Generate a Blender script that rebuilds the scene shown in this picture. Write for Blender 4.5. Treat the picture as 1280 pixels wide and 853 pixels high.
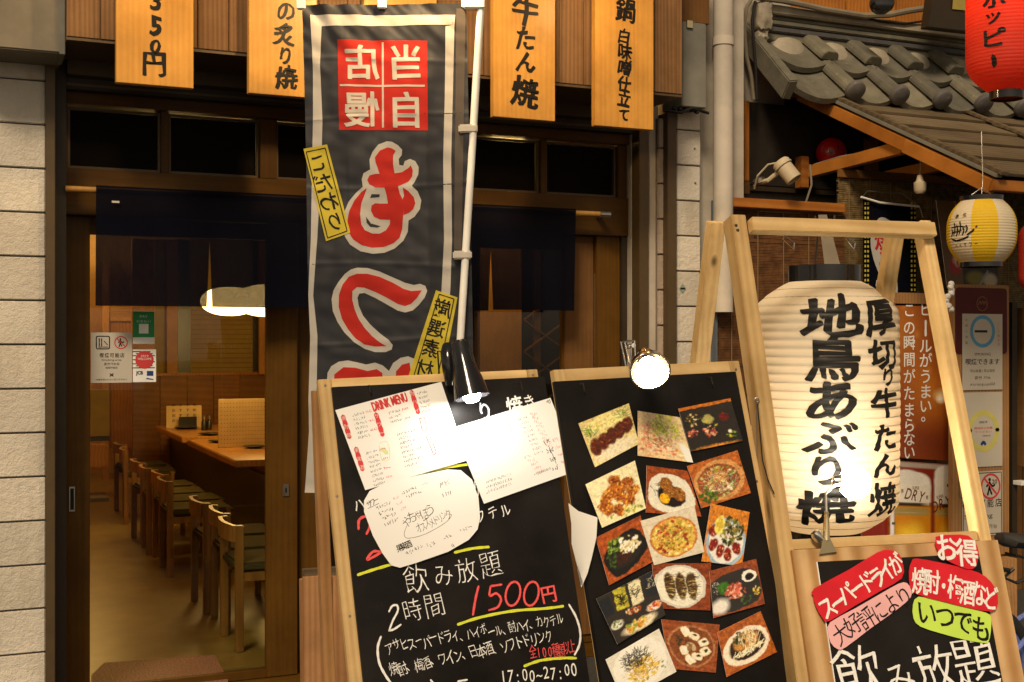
import bpy, bmesh, math, random
import numpy as np
from mathutils import Vector, Matrix, noise

for o in list(bpy.data.objects): bpy.data.objects.remove(o)
SC = bpy.context.scene
COL = SC.collection
rad = math.radians

# ------------------------------------------------------------------ camera
FPX, CX, HY = 1543.0, 640.0, 430.0          # focal length, centre and horizon in 1280-wide photo pixels
T = rad(23.8)                                # camera yaw against the shop front (world X runs along the facade, Y into the shop)
CAMZ = 1.45
FW = Vector((math.sin(T), math.cos(T), 0)); RT = Vector((math.cos(T), -math.sin(T), 0)); UP = Vector((0, 0, 1))
CAM = Vector((0, 0, CAMZ))
cd = bpy.data.cameras.new('camera'); cam = bpy.data.objects.new('camera', cd); COL.objects.link(cam)
cd.sensor_width = 36; cd.lens = FPX/1280*36; cd.clip_start = 0.05; cd.clip_end = 300; cd.shift_y = 0.0027
cam.matrix_world = Matrix.Translation(CAM) @ Matrix((RT, UP, -FW)).transposed().to_4x4()
SC.camera = cam
# ------------------------------------------------------------------ world, street light, exposure
SUN_EL, SUN_AZ = rad(42), rad(200)
w = bpy.data.worlds.new('World'); SC.world = w; w.use_nodes = True
nt = w.node_tree; nt.nodes.clear()
sky = nt.nodes.new('ShaderNodeTexSky'); sky.sky_type = 'NISHITA'; sky.sun_disc = False
sky.sun_elevation = SUN_EL; sky.sun_rotation = SUN_AZ
bwn = nt.nodes.new('ShaderNodeRGBToBW'); tint = nt.nodes.new('ShaderNodeMix'); tint.data_type = 'RGBA'; tint.blend_type = 'MULTIPLY'
tint.inputs['Factor'].default_value = 1; tint.inputs['B'].default_value = (1.0, .83, .62, 1)   # city night glow is warm, not blue
bg = nt.nodes.new('ShaderNodeBackground'); bg.inputs['Strength'].default_value = 0.052
wo = nt.nodes.new('ShaderNodeOutputWorld')
nt.links.new(sky.outputs[0], bwn.inputs[0]); nt.links.new(bwn.outputs[0], tint.inputs['A'])
nt.links.new(tint.outputs['Result'], bg.inputs['Color']); nt.links.new(bg.outputs[0], wo.inputs['Surface'])
sd = bpy.data.lights.new('street_light', 'SUN'); sd.energy = 1.85; sd.angle = rad(14); sd.color = (1, .80, .56)
sun = bpy.data.objects.new('street_light', sd); COL.objects.link(sun)
sdir = Vector((-math.sin(rad(20)+0.3)*math.cos(SUN_EL), -math.cos(rad(20)+.3)*math.cos(SUN_EL), math.sin(SUN_EL)))
sun.rotation_euler = sdir.to_track_quat('Z', 'Y').to_euler()
SC.view_settings.view_transform = 'Standard'; SC.view_settings.look = 'None'
SC.view_settings.exposure = 0.8; SC.view_settings.gamma = 1
SC.cycles.use_denoising = True; SC.cycles.max_bounces = 8; SC.cycles.transparent_max_bounces = 16
SC.cycles.sample_clamp_indirect = 3.0; SC.cycles.caustics_reflective = False; SC.cycles.caustics_refractive = False

# ------------------------------------------------------------------ geometry of planes
def cam2w(x, d, z): return CAM + RT*x + FW*d + UP*z
def atD(px, py, d): return cam2w((px-CX)/FPX*d, d, (HY-py)/FPX*d)
class Frame:
    """a plane in the world: origin, right, up and outward normal"""
    def __init__(s, o, u, v, n): s.o, s.u, s.v, s.n = Vector(o), Vector(u), Vector(v), Vector(n)
    def P(s, px, py, off=0.0):
        r = RT*((px-CX)/FPX) + FW + UP*((HY-py)/FPX)
        o = s.o + s.n*off
        t = (o-CAM).dot(s.n)/r.dot(s.n)
        q = CAM + r*t - s.o
        return (q.dot(s.u), q.dot(s.v))
    def L(s, pts, off=0.0): return [s.P(x, y, off) for x, y in pts]
    @property
    def M(s):
        m = Matrix((s.u, s.v, s.n)).transposed().to_4x4(); return Matrix.Translation(s.o) @ m
def tilted(px, py, d, yaw, lean, roll=0):
    y, l, r = rad(yaw), rad(lean), rad(roll)
    u = RT*math.cos(y) + FW*math.sin(y); n = RT*math.sin(y) - FW*math.cos(y)
    v = UP*math.cos(l) - n*math.sin(l); n2 = n*math.cos(l) + UP*math.sin(l)
    return Frame(atD(px, py, d), u*math.cos(r)+v*math.sin(r), v*math.cos(r)-u*math.sin(r), n2)
def facade(Y): return Frame((0, Y, 0), (1, 0, 0), (0, 0, 1), (0, -1, 0))
def sideX(X): return Frame((X, 0, 0), (0, -1, 0), (0, 0, 1), (-1, 0, 0))      # faces -X; local a = -Y

# ------------------------------------------------------------------ materials
def lin(c):
    return tuple(((v/12.92) if v <= .04045 else ((v+.055)/1.055)**2.4) for v in c[:3])
def hexc(h): return lin(tuple(int(h[i:i+2], 16)/255 for i in (0, 2, 4)))
class NM:
    def __init__(s, name):
        s.m = bpy.data.materials.new(name); s.m.use_nodes = True; s.t = s.m.node_tree
        s.b = s.t.nodes['Principled BSDF']; s.out = s.t.nodes['Material Output']
    def n(s, typ, **kw):
        x = s.t.nodes.new(typ)
        for k, v in kw.items(): setattr(x, k, v)
        return x
    def l(s, a, b): s.t.links.new(a, b)
    def coords(s, scale=(1, 1, 1), rnd=True):
        tc = s.n('ShaderNodeTexCoord'); mp = s.n('ShaderNodeMapping'); mp.inputs['Scale'].default_value = scale
        if rnd:
            oi = s.n('ShaderNodeObjectInfo'); mul = s.n('ShaderNodeMath', operation='MULTIPLY'); mul.inputs[1].default_value = 37.0
            s.l(oi.outputs['Random'], mul.inputs[0]); add = s.n('ShaderNodeVectorMath', operation='ADD')
            s.l(tc.outputs['Object'], add.inputs[0]); s.l(mul.outputs[0], add.inputs[1]); s.l(add.outputs[0], mp.inputs['Vector'])
        else: s.l(tc.outputs['Object'], mp.inputs['Vector'])
        return mp.outputs[0]
    def noise(s, vec, scale, detail=4, rough=.55, dist=0):
        x = s.n('ShaderNodeTexNoise'); x.inputs['Scale'].default_value = scale; x.inputs['Detail'].default_value = detail
        x.inputs['Roughness'].default_value = rough; x.inputs['Distortion'].default_value = dist; s.l(vec, x.inputs['Vector']); return x.outputs[0]
    def ramp(s, f, stops):
        r = s.n('ShaderNodeValToRGB'); e = r.color_ramp.elements
        while len(e) < len(stops): e.new(.5)
        for i, (p, c) in enumerate(stops): e[i].position = p; e[i].color = (*c, 1) if len(c) == 3 else c
        s.l(f, r.inputs[0]); return r.outputs[0]
    def mix(s, f, a, b, blend='MIX'):
        x = s.n('ShaderNodeMix', data_type='RGBA', blend_type=blend)
        for k, v in (('Factor', f), ('A', a), ('B', b)):
            if hasattr(v, 'links') or hasattr(v, 'is_linked'): s.l(v, x.inputs[k])
            elif k == 'Factor': x.inputs[k].default_value = v
            else: x.inputs[k].default_value = (*v, 1) if len(v) == 3 else v
        return x.outputs['Result']
    def bump(s, h, strength=.3, dist=.01):
        x = s.n('ShaderNodeBump'); x.inputs['Strength'].default_value = strength; x.inputs['Distance'].default_value = dist
        s.l(h, x.inputs['Height']); s.l(x.outputs[0], s.b.inputs['Normal'])
    def col(s, c):
        if hasattr(c, 'is_linked'): s.l(c, s.b.inputs['Base Color'])
        else: s.b.inputs['Base Color'].default_value = (*c, 1)
    def rough(s, r):
        if hasattr(r, 'is_linked'): s.l(r, s.b.inputs['Roughness'])
        else: s.b.inputs['Roughness'].default_value = r
def plain(name, c, rough=.6, var=.12, scale=8, bump=0, metal=0, spec=None, grime=0):
    m = NM(name); v = m.coords(); f = m.noise(v, scale, 5)
    lo = tuple(x*(1-var) for x in c); hi = tuple(min(1, x*(1+var)) for x in c)
    cc = m.ramp(f, [(.3, lo), (.7, hi)])
    if grime:
        g = m.noise(v, 3.1, 6, .65); gg = m.ramp(g, [(.42, (0, 0, 0)), (.75, (1, 1, 1))]); cc = m.mix(gg, cc, tuple(x*(1-grime) for x in c))
    if name.startswith('grey_clay') or name.startswith('tile_end'):
        oi = m.n('ShaderNodeObjectInfo'); cc = m.mix(1.0, cc, m.ramp(oi.outputs['Random'], [(0, (.68, .68, .70)), (.5, (1, .98, .94)), (1, (1.25, 1.2, 1.1))]), 'MULTIPLY')
        li = m.noise(v, 26, 6, .75); cc = m.mix(m.ramp(li, [(.60, (0, 0, 0)), (.68, (.6, .6, .6))]), cc, (.26, .24, .17))
    m.col(cc); m.rough(rough); m.b.inputs['Metallic'].default_value = metal
    m.b.inputs['Specular IOR Level'].default_value = spec if spec is not None else (.2 if metal == 0 and rough > .3 else .5)
    if bump: m.bump(f, bump)
    return m.m
def wood(name, c1, c2, axis='Y', rough=.5, fine=120, contrast=1, knots=False, bump=.12, ringf=.5, dist=9):
    """grain runs along the axis"""
    m = NM(name); st = {'X': (.045, 1, 1), 'Y': (1, .045, 1), 'Z': (1, 1, .045)}[axis]
    v = m.coords(st)
    wob = m.noise(v, 3.5, 3, .5, .3)
    rings = m.n('ShaderNodeTexWave', wave_type='BANDS', bands_direction='DIAGONAL' if axis != 'Y' else 'X')
    rings.inputs['Scale'].default_value = fine*.16; rings.inputs['Distortion'].default_value = dist; rings.inputs['Detail'].default_value = 3
    rings.inputs['Detail Scale'].default_value = .35; m.l(v, rings.inputs['Vector'])
    fib = m.noise(v, fine, 6, .7)
    a = m.mix(1-ringf, rings.outputs['Fac'], fib); a = m.mix(.35, a, wob)
    mid = tuple((p+q)/2 for p, q in zip(c1, c2))
    w_ = .28/contrast
    cc = m.ramp(a, [(.5-w_, c2), (.5, mid), (.5+w_, c1)])
    if knots:
        kv = m.coords({'X': (2.2, 9, 9), 'Y': (9, 2.2, 9), 'Z': (9, 9, 2.2)}[axis])
        vo = m.n('ShaderNodeTexVoronoi'); vo.inputs['Scale'].default_value = 1.25; m.l(kv, vo.inputs['Vector'])
        k = m.ramp(vo.outputs['Distance'], [(.06, (1, 1, 1)), (.15, (0, 0, 0))])
        cc = m.mix(k, cc, tuple(x*.3 for x in c2))
    oi = m.n('ShaderNodeObjectInfo'); tv = m.ramp(oi.outputs['Random'], [(0, (.80, .78, .76)), (1, (1.08, 1.08, 1.08))])
    cc = m.mix(1.0, cc, tv, 'MULTIPLY')
    wear = m.noise(m.coords((1, 1, 1)), 3.2, 7, .65); cc = m.mix(1.0, cc, m.ramp(wear, [(.30, (.70, .68, .64)), (.62, (1.05, 1.05, 1.05))]), 'MULTIPLY')
    m.col(cc); m.rough(rough); m.b.inputs['Specular IOR Level'].default_value = .14 if max(c1) < .3 else .3; m.bump(fib, bump, .002)
    return m.m
def emit(name, c, s):
    m = NM(name); m.b.inputs['Base Color'].default_value = (*c, 1); m.b.inputs['Emission Color'].default_value = (*c, 1)
    m.b.inputs['Emission Strength'].default_value = s; return m.m
def glassmat(name, tintc=(1, 1, 1), refl=1.0, rough=.0):
    m = NM(name); tr = m.n('ShaderNodeBsdfTransparent'); tr.inputs[0].default_value = (*tintc, 1)
    gl = m.n('ShaderNodeBsdfGlossy'); gl.inputs['Roughness'].default_value = rough; gl.inputs[0].default_value = (1, 1, 1, 1)
    fr = m.n('ShaderNodeFresnel'); fr.inputs[0].default_value = 1.5; mul = m.n('ShaderNodeMath', operation='MULTIPLY'); mul.inputs[1].default_value = refl
    mx = m.n('ShaderNodeMixShader'); m.l(fr.outputs[0], mul.inputs[0]); m.l(mul.outputs[0], mx.inputs[0]); m.l(tr.outputs[0], mx.inputs[1]); m.l(gl.outputs[0], mx.inputs[2])
    m.l(mx.outputs[0], m.out.inputs['Surface']); return m.m
def cloth(name, c, transp=.0, transl=.25, weave=700, rough=.85, var=.1, spec=.1):
    m = NM(name); v = m.coords(rnd=False); f = m.noise(v, 6, 5)
    cc = m.ramp(f, [(.3, tuple(x*(1-var) for x in c)), (.7, tuple(x*(1+var) for x in c))])
    m.col(cc); m.rough(rough); m.b.inputs['Specular IOR Level'].default_value = spec
    w1 = m.noise(m.coords((1, .12, 1), False), weave, 2); m.bump(w1, .15, .001)
    tl = m.n('ShaderNodeBsdfTranslucent'); m.l(cc, tl.inputs[0]); mx = m.n('ShaderNodeMixShader'); mx.inputs[0].default_value = transl
    m.l(m.b.outputs[0], mx.inputs[1]); m.l(tl.outputs[0], mx.inputs[2]); last = mx.outputs[0]
    if transp:
        tp = m.n('ShaderNodeBsdfTransparent'); m2 = m.n('ShaderNodeMixShader')
        wv = m.noise(m.coords((1, 1, 1), False), 950, 2, .5); wr = m.ramp(wv, [(.42, (0, 0, 0)), (.68, (transp*2.4,)*3)])
        m.l(wr, m2.inputs[0]); m.l(last, m2.inputs[1]); m.l(tp.outputs[0], m2.inputs[2]); last = m2.outputs[0]
    m.l(last, m.out.inputs['Surface']); return m.m
def printed(name, rough=.35, coat=0):
    m = NM(name); a = m.n('ShaderNodeAttribute', attribute_name='print'); m.col(a.outputs['Color']); m.rough(rough)
    m.b.inputs['Coat Weight'].default_value = coat; return m.m
def tilemat(name, c):
    m = NM(name); v = m.coords(); f = m.noise(v, 42, 4, .6, .6); g = m.noise(v, 150, 3); h = m.noise(v, 3.2, 5)
    cc = m.ramp(h, [(.3, tuple(x*.78 for x in c)), (.7, tuple(min(1, x*1.08) for x in c))])
    cc = m.mix(m.ramp(f, [(.35, (1, 1, 1)), (.5, (0, 0, 0))]), cc, tuple(x*.90 for x in c))
    st = m.noise(m.coords((1, .18, 1)), 5, 5, .7); cc = m.mix(m.ramp(st, [(.50, (0, 0, 0)), (.8, (.8, .8, .8))]), cc, (c[0]*.55, c[1]*.5, c[2]*.42))
    oi = m.n('ShaderNodeObjectInfo'); cc = m.mix(1.0, cc, m.ramp(oi.outputs['Random'], [(0, (.86, .85, .83)), (1, (1.06, 1.06, 1.06))]), 'MULTIPLY'); m.col(cc); m.rough(.8); hh = m.mix(.3, f, g); m.bump(m.ramp(hh, [(.36, (0, 0, 0)), (.60, (1, 1, 1))]), .45, .005); return m.m
def boardmat(name):
    m = NM(name); v = m.coords(); f = m.noise(v, 5, 6, .6); g = m.noise(m.coords((14, 1, 1)), 22, 4)
    cc = m.ramp(f, [(.3, (.006, .005, .005)), (.72, (.016, .0135, .012))]); m.col(cc)
    dust = m.noise(v, 380, 2); cc = m.mix(m.ramp(dust, [(.70, (0, 0, 0)), (.78, (.25, .25, .25))]), cc, (.3, .28, .25)); m.col(cc)
    m.rough(m.ramp(f, [(.2, (.36,)*3), (.8, (.55,)*3)])); m.b.inputs['Specular IOR Level'].default_value = .16; m.bump(g, .12, .001); return m.m
M = {}
M['tile'] = tilemat('split_face_tile', (.60, .545, .455)); M['tile2'] = tilemat('pinkish_tile', (.40, .32, .25))
M['grout'] = plain('grout', (.17, .14, .11), .9)
M['plaster'] = plain('weathered_plaster', (.42, .37, .30), .85, .08, 5, .05, grime=.35)
M['greyplaster'] = plain('grey_plaster', (.185, .16, .12), .85, .1, 9, .15, grime=.3)
M['zinc'] = plain('painted_zinc', (.20, .19, .155), .6, .12, 5, .05, grime=.4)
M['bronze'] = plain('bronze_aluminium', (.080, .050, .020), .5, .1, 20, 0, .2)
M['darkbronze'] = plain('dark_bronze', (.024, .014, .005), .55, .15, 12, 0, .1)
M['door'] = wood('stained_door_wood', (.125, .058, .0080), (.070, .030, .0040), 'Y', .45, 90, ringf=.15, dist=18)
M['doorX'] = wood('stained_rail_wood', (.120, .055, .0080), (.068, .030, .0040), 'X', .45, 90, ringf=.15, dist=18)
M['fascia'] = wood('grey_brown_cedar', (.205, .110, .048), (.12, .062, .026), 'Y', .7, 110)
M['plaque'] = wood('varnished_cedar', (.54, .285, .062), (.42, .195, .034), 'Y', .4, 85, 1.15, ringf=.22, dist=16)
M['pine'] = wood('pine', (.74, .53, .26), (.56, .36, .14), 'Y', .55, 90, 1.3, True, ringf=.35, dist=14)
M['pineX'] = wood('pine_rail', (.74, .53, .26), (.56, .36, .14), 'X', .55, 90, 1.0)
M['ply'] = wood('plywood', (.72, .48, .24), (.46, .25, .09), 'Y', .55, 30, 1.5, True, ringf=.6, dist=22)
M['oldpine'] = wood('old_pine', (.46, .25, .10), (.32, .155, .055), 'Y', .6, 90)
M['redwood'] = wood('stained_cedar_beam', (.44, .165, .024), (.28, .092, .012), 'X', .6, 80)
M['redwoodZ'] = wood('stained_cedar_post', (.46, .175, .026), (.30, .10, .013), 'Y', .6, 80)
M['crate'] = wood('crate_plank', (.50, .27, .12), (.34, .16, .065), 'Y', .65, 90)
M['brownwood'] = wood('brown_wood', (.20, .095, .030), (.11, .05, .016), 'Y', .6, 80, ringf=.15, dist=18)
M['inwood'] = wood('honey_panel', (.50, .27, .07), (.40, .20, .045), 'Y', .45, 70, ringf=.15, dist=18)
M['dado'] = wood('dado_panel', (.30, .14, .026), (.21, .09, .015), 'X', .4, 70)
M['table'] = wood('table_wood', (.50, .24, .055), (.36, .16, .03), 'Y', .28, 60)
M['chairwood'] = wood('chair_wood', (.30, .15, .030), (.17, .08, .016), 'Z', .4, 70)
M['seat'] = plain('olive_vinyl', (.055, .045, .016), .85, spec=.03)
M['floor'] = plain('interior_floor_vinyl', (.20, .135, .028), .30, .25, 6, .03, grime=.3)
M['granite'] = plain('granite_step', (.24, .115, .075), .5, .9, 130)
M['ground'] = plain('asphalt', (.05, .048, .045), .9, .2, 60, .2)
M['noren'] = cloth('navy_noren_cloth', (.0042, .0044, .0085), .05, .10, spec=.02)
M['banner'] = cloth('charcoal_banner_cloth', (.025, .026, .032), 0, .30, 500, .55, .12, .4)
M['bwhite'] = cloth('banner_white_print', (.60, .56, .50), 0, .35, 500, .6)
M['bred'] = cloth('banner_red_print', (.50, .030, .022), 0, .3, 500, .6)
M['byellow'] = cloth('banner_yellow_print', (.62, .50, .055), 0, .3, 500, .6)
M['bhem'] = cloth('banner_hem', (.115, .095, .08), 0, .35, 500, .6)
M['ink'] = plain('black_ink', (.010, .009, .008), .45, .2)
M['bink'] = cloth('banner_black_print', (.018, .016, .018), 0, .2, 500, .6)
M['chalk'] = plain('white_chalk_pen', (.80, .79, .76), .8, .14, 220)
M['redpen'] = plain('pink_red_chalk_pen', (.80, .10, .10), .7, .14, 160)
M['yellowpen'] = plain('yellow_green_chalk_pen', (.66, .70, .05), .7, .14, 160)
M['greyink'] = plain('grey_ink', (.12, .11, .11), .6); M['redink'] = plain('red_ink', (.62, .05, .05), .6); M['pinkink'] = plain('pink_ink', (.72, .28, .27), .6)
M['board'] = boardmat('blackboard'); M['chalkboard3'] = boardmat('black_panel')
M['paper'] = plain('white_paper', (.80, .78, .74), .6, .03, 3)
M['poster_white'] = plain('notice_white', (.52, .47, .39), .5, .05, 4)
M['stk_red'] = plain('red_card', (.62, .018, .030), .35, .12, 12); M['stk_pink'] = plain('pink_card', (.78, .42, .43), .4, .06, 12)
M['stk_green'] = plain('lime_card', (.52, .74, .10), .4, .06, 12); M['stk_pale'] = plain('pale_pink_card', (.82, .42, .40), .4)
M['print'] = printed('photo_print', .3, .3); M['printmatt'] = printed('poster_print', .55)
M['black'] = plain('gloss_black_enamel', (.010, .010, .011), .12, .1)
M['blackmatt'] = plain('matt_black', (.012, .011, .010), .5)
M['chrome'] = plain('chrome', (.75, .74, .72), .15, .05, 4, 0, 1)
M['brass'] = plain('brass_clip', (.72, .60, .36), .25, .1, 9, 0, 1)
M['steel'] = plain('brushed_steel', (.42, .40, .37), .35, .1, 9, 0, 1)
M['whiteplastic'] = plain('white_plastic', (.72, .70, .66), .4)
M['beige'] = plain('aged_white_plastic', (.42, .35, .24), .5, .1, 8)
M['pipe'] = plain('cream_pipe_paint', (.52, .46, .38), .5, .07, 6, .03, grime=.3)
M['conduit'] = plain('dusty_conduit', (.20, .165, .115), .7, .15, 10)  # conduit colour taken down, standing in for weak light at the right
M['cable'] = plain('black_cable', (.015, .014, .013), .5)
M['kawara'] = plain('grey_clay_roof_tile', (.140, .130, .098), .62, .2, 14, .1, grime=.28)  # clay tone lowered to stand in for weaker light at this end
M['kawaradisc'] = plain('tile_end_clay', (.085, .080, .080), .6, .14, 20, .1)
M['mortar'] = plain('lime_mortar', (.32, .275, .205), .9, .15, 15, .4, grime=.3)
M['roofboard'] = wood('weathered_roof_board', (.175, .132, .080), (.095, .068, .038), 'X', .8, 60)  # boards darkened in colour for the weaker light on the roof
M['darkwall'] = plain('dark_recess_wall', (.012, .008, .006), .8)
M['dimboard'] = plain('dimmed_sign_board', (.020, .015, .010), .7, .3, 14, 0, grime=.3)  # base colour of the sign lowered in place of dimmer light
M['bellred'] = plain('red_enamel', (.36, .006, .006), .25, .06)
M['blue'] = plain('periwinkle_frame_paint', (.12, .16, .42), .3)
M['rubber'] = plain('rubber', (.02, .02, .02), .7); M['saddle'] = plain('saddle_vinyl', (.035, .032, .03), .45)
M['maroon'] = plain('maroon_board', (.085, .012, .012), .5, .15, 6)
M['gold'] = plain('faded_gold_print', (.22, .10, .035), .5)
M['ringblue'] = plain('sky_blue_print', (.10, .30, .50), .5); M['ringyellow'] = plain('ochre_print', (.55, .50, .14), .5)
M['ringred'] = plain('red_print', (.55, .05, .05), .5); M['green'] = plain('green_print', (.03, .26, .08), .5); M['navyprint'] = plain('navy_print', (.02, .05, .16), .5)
M['white'] = plain('white_print', (.78, .76, .72), .5)
M['bamboo'] = plain('brown_bamboo_slats', (.115, .050, .018), .7, .4, 26)
M['bamboo2'] = plain('dark_reed_slats', (.155, .105, .045), .7, .5, 30)
M['string'] = plain('blind_string', (.20, .13, .06), .8)
M['glass'] = glassmat('window_glass', (.95, .96, .93), .40)
M['darkglass'] = plain('dark_transom_glass', (.004, .002, .001), .5, .5, 3, spec=.05)
M['olive'] = plain('olive_screen', (.30, .23, .055), .6); M['louvre'] = plain('louvre_slat_wood', (.36, .20, .06), .5)
M['skillet'] = plain('dark_dish', (.02, .018, .015), .3); M['peg'] = plain('perforated_board', (.62, .47, .24), .6)
def papershade(name, c, transl=.6, e=0.0, ec=None):
    m = NM(name); v = m.coords(); f = m.noise(v, 9, 5); cc = m.ramp(f, [(.3, tuple(x*.9 for x in c)), (.7, c)])
    m.col(cc); m.rough(.7); tl = m.n('ShaderNodeBsdfTranslucent'); m.l(cc, tl.inputs[0]); mx = m.n('ShaderNodeMixShader'); mx.inputs[0].default_value = transl
    m.b.inputs['Emission Color'].default_value = (*(ec or c), 1); m.b.inputs['Emission Strength'].default_value = e
    m.l(m.b.outputs[0], mx.inputs[1]); m.l(tl.outputs[0], mx.inputs[2]); m.l(mx.outputs[0], m.out.inputs['Surface']); return m.m
M['washi'] = papershade('washi_paper', (.86, .79, .64), .55)
M['redpaper'] = papershade('red_lantern_vinyl', (.50, .028, .008), .35)
M['yellowpaper'] = papershade('yellow_lantern_vinyl', (.76, .50, .012), .3)
M['whitepaper'] = papershade('cream_lantern_vinyl', (.70, .61, .44), .3)
M['pendant'] = papershade('pendant_paper', (.9, .8, .6), .3, 3.2, (1, .70, .30))
M['bulb_cool'] = emit('lamp_bulb_white', (1, .95, .86), 60); M['bulb_warm'] = emit('lamp_bulb_warm', (1, .72, .36), 22); M['bulb_white'] = emit('flood_bulb', (1, .93, .78), 60)

# ------------------------------------------------------------------ mesh builder
class MB:
    def __init__(s): s.v = []; s.f = []; s.uvm = None
    def add(s, vs, fs):
        k = len(s.v); s.v += [tuple(p) for p in vs]; s.f += [tuple(i+k for i in f) for f in fs]; return s
    def box(s, x0, x1, y0, y1, z0, z1, M4=None):
        vs = [Vector((x, y, z)) for z in (z0, z1) for y in (y0, y1) for x in (x0, x1)]
        if M4 is not None: vs = [M4 @ p for p in vs]
        return s.add(vs, [(0, 2, 3, 1), (4, 5, 7, 6), (0, 1, 5, 4), (2, 6, 7, 3), (0, 4, 6, 2), (1, 3, 7, 5)])
    def prism(s, poly, z0, z1):
        n = len(poly); a = sum(poly[i][0]*poly[(i+1) % n][1]-poly[(i+1) % n][0]*poly[i][1] for i in range(n))
        if a < 0: poly = poly[::-1]
        vs = [(x, y, z0) for x, y in poly]+[(x, y, z1) for x, y in poly]
        return s.add(vs, [tuple(range(n))[::-1], tuple(range(n, 2*n))]+[(i, (i+1) % n, n+(i+1) % n, n+i) for i in range(n)])
    def flat(s, poly, z): return s.add([(x, y, z) for x, y in poly], [tuple(range(len(poly)))])
    def tube(s, pts, r, seg=10, cap=True):
        pts = [Vector(p) for p in pts]; rs = r if isinstance(r, (list, tuple)) else [r]*len(pts)
        k0 = len(s.v); up = None
        for i, p in enumerate(pts):
            d = (pts[min(i+1, len(pts)-1)]-pts[max(i-1, 0)]).normalized()
            if up is None: up = d.orthogonal().normalized()
            up = (up - d*up.dot(d)).normalized(); sdv = d.cross(up)
            for j in range(seg):
                a = 2*math.pi*j/seg; s.v.append(tuple(p+(up*math.cos(a)+sdv*math.sin(a))*rs[i]))
        for i in range(len(pts)-1):
            for j in range(seg):
                a = k0+i*seg+j; b = k0+i*seg+(j+1) % seg; s.f.append((a, b, b+seg, a+seg))
        if cap:
            s.f.append(tuple(k0+j for j in range(seg))[::-1]); e = k0+(len(pts)-1)*seg; s.f.append(tuple(e+j for j in range(seg)))
        return s
    def lathe(s, prof, o=(0, 0, 0), ax=(0, 0, 1), seg=32, cap=False):
        o = Vector(o); ax = Vector(ax).normalized(); a = ax.orthogonal().normalized(); b = ax.cross(a); k0 = len(s.v)
        for r, h in prof:
            for j in range(seg):
                t = 2*math.pi*j/seg; s.v.append(tuple(o+ax*h+(a*math.cos(t)+b*math.sin(t))*r))
        for i in range(len(prof)-1):
            for j in range(seg):
                p = k0+i*seg+j; q = k0+i*seg+(j+1) % seg; s.f.append((p, q, q+seg, p+seg))
        if cap:
            s.f.append(tuple(k0+j for j in range(seg))[::-1]); e = k0+(len(prof)-1)*seg; s.f.append(tuple(e+j for j in range(seg)))
        return s
    def strip(s, pts, width, z, taper=0.25):
        """a pen stroke lying flat: round ended ribbon"""
        pts = [Vector((p[0], p[1])) for p in pts]
        q = []
        for i in range(len(pts)-1):          # catmull-rom resample
            p0 = pts[max(i-1, 0)]; p1 = pts[i]; p2 = pts[i+1]; p3 = pts[min(i+2, len(pts)-1)]
            for k in range(6):
                t = k/6; q.append(.5*((2*p1)+(p2-p0)*t+(2*p0-5*p1+4*p2-p3)*t*t+(3*p1-p0-3*p2+p3)*t**3))
        q.append(pts[-1]); n = len(q); L = []; R = []
        for i, p in enumerate(q):
            d = (q[min(i+1, n-1)]-q[max(i-1, 0)])
            d = d.normalized() if d.length > 1e-9 else Vector((1, 0)); nn = Vector((-d.y, d.x))
            e = min(i, n-1-i)/max(1, n-1); ww = width/2*(1-taper*(1-min(1, e*6)))*(1+.12*math.sin(i*1.7))
            L.append(p+nn*ww); R.append(p-nn*ww)
        d0 = (q[0]-q[1]).normalized() if (q[0]-q[1]).length > 0 else Vector((0, 0)); d1 = (q[-1]-q[-2]).normalized()
        poly = [q[0]+d0*width*.35]+R+[q[-1]+d1*width*.35]+L[::-1]
        k = len(s.v); s.v += [(p.x, p.y, z) for p in poly]; m_ = len(poly); nl = len(R)
        s.f.append((k, k+1, k+m_-1))
        for i in range(nl-1): s.f.append((k+1+i, k+2+i, k+m_-2-i, k+m_-1-i))
        s.f.append((k+nl, k+nl+1, k+nl+2)); return s
    def build(s, name, mat, parent=None, bevel=0, smooth=False, frame=None, deform=None):
        me = bpy.data.meshes.new(name); me.from_pydata(s.v if deform is None else [deform(p) for p in s.v], [], s.f); me.update()
        bm = bmesh.new(); bm.from_mesh(me)
        if deform is None: bmesh.ops.recalc_face_normals(bm, faces=bm.faces)
        if bevel: bmesh.ops.bevel(bm, geom=[e for e in bm.edges if len(e.link_faces) == 2 and e.calc_face_angle(0) > .5], offset=bevel, segments=2, affect='EDGES', clamp_overlap=True)
        bm.to_mesh(me); bm.free()
        if smooth: me.shade_smooth(); me.set_sharp_from_angle(angle=rad(40))
        me.materials.append(M[mat] if isinstance(mat, str) else mat)
        o = bpy.data.objects.new(name, me); COL.objects.link(o)
        if name in ('handwriting', 'price_writing', 'ink_writing', 'dark_print', 'white_print', 'label_lettering'): o['kind'] = 'stuff'
        if parent is not None: o.parent = parent
        elif frame is not None: o.matrix_world = frame.M
        return o
def tag(o, label=None, cat=None, group=None, kind=None):
    for k, v in (('label', label), ('category', cat), ('group', group), ('kind', kind)):
        if v: o[k] = v
    return o
def thing(name, label, cat, frame=None, group=None, M4=None):
    o = bpy.data.objects.new(name, None); COL.objects.link(o); o.empty_display_size = .05
    if frame is not None: o.matrix_world = frame.M
    elif M4 is not None: o.matrix_world = M4
    return tag(o, label, cat, group)
def struct(o): return tag(o, kind='structure')
def copy_tree(o, parent=None):
    c = o.copy(); COL.objects.link(c)
    if parent is not None: c.parent = parent
    for ch in list(o.children): copy_tree(ch, c)
    return c

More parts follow.
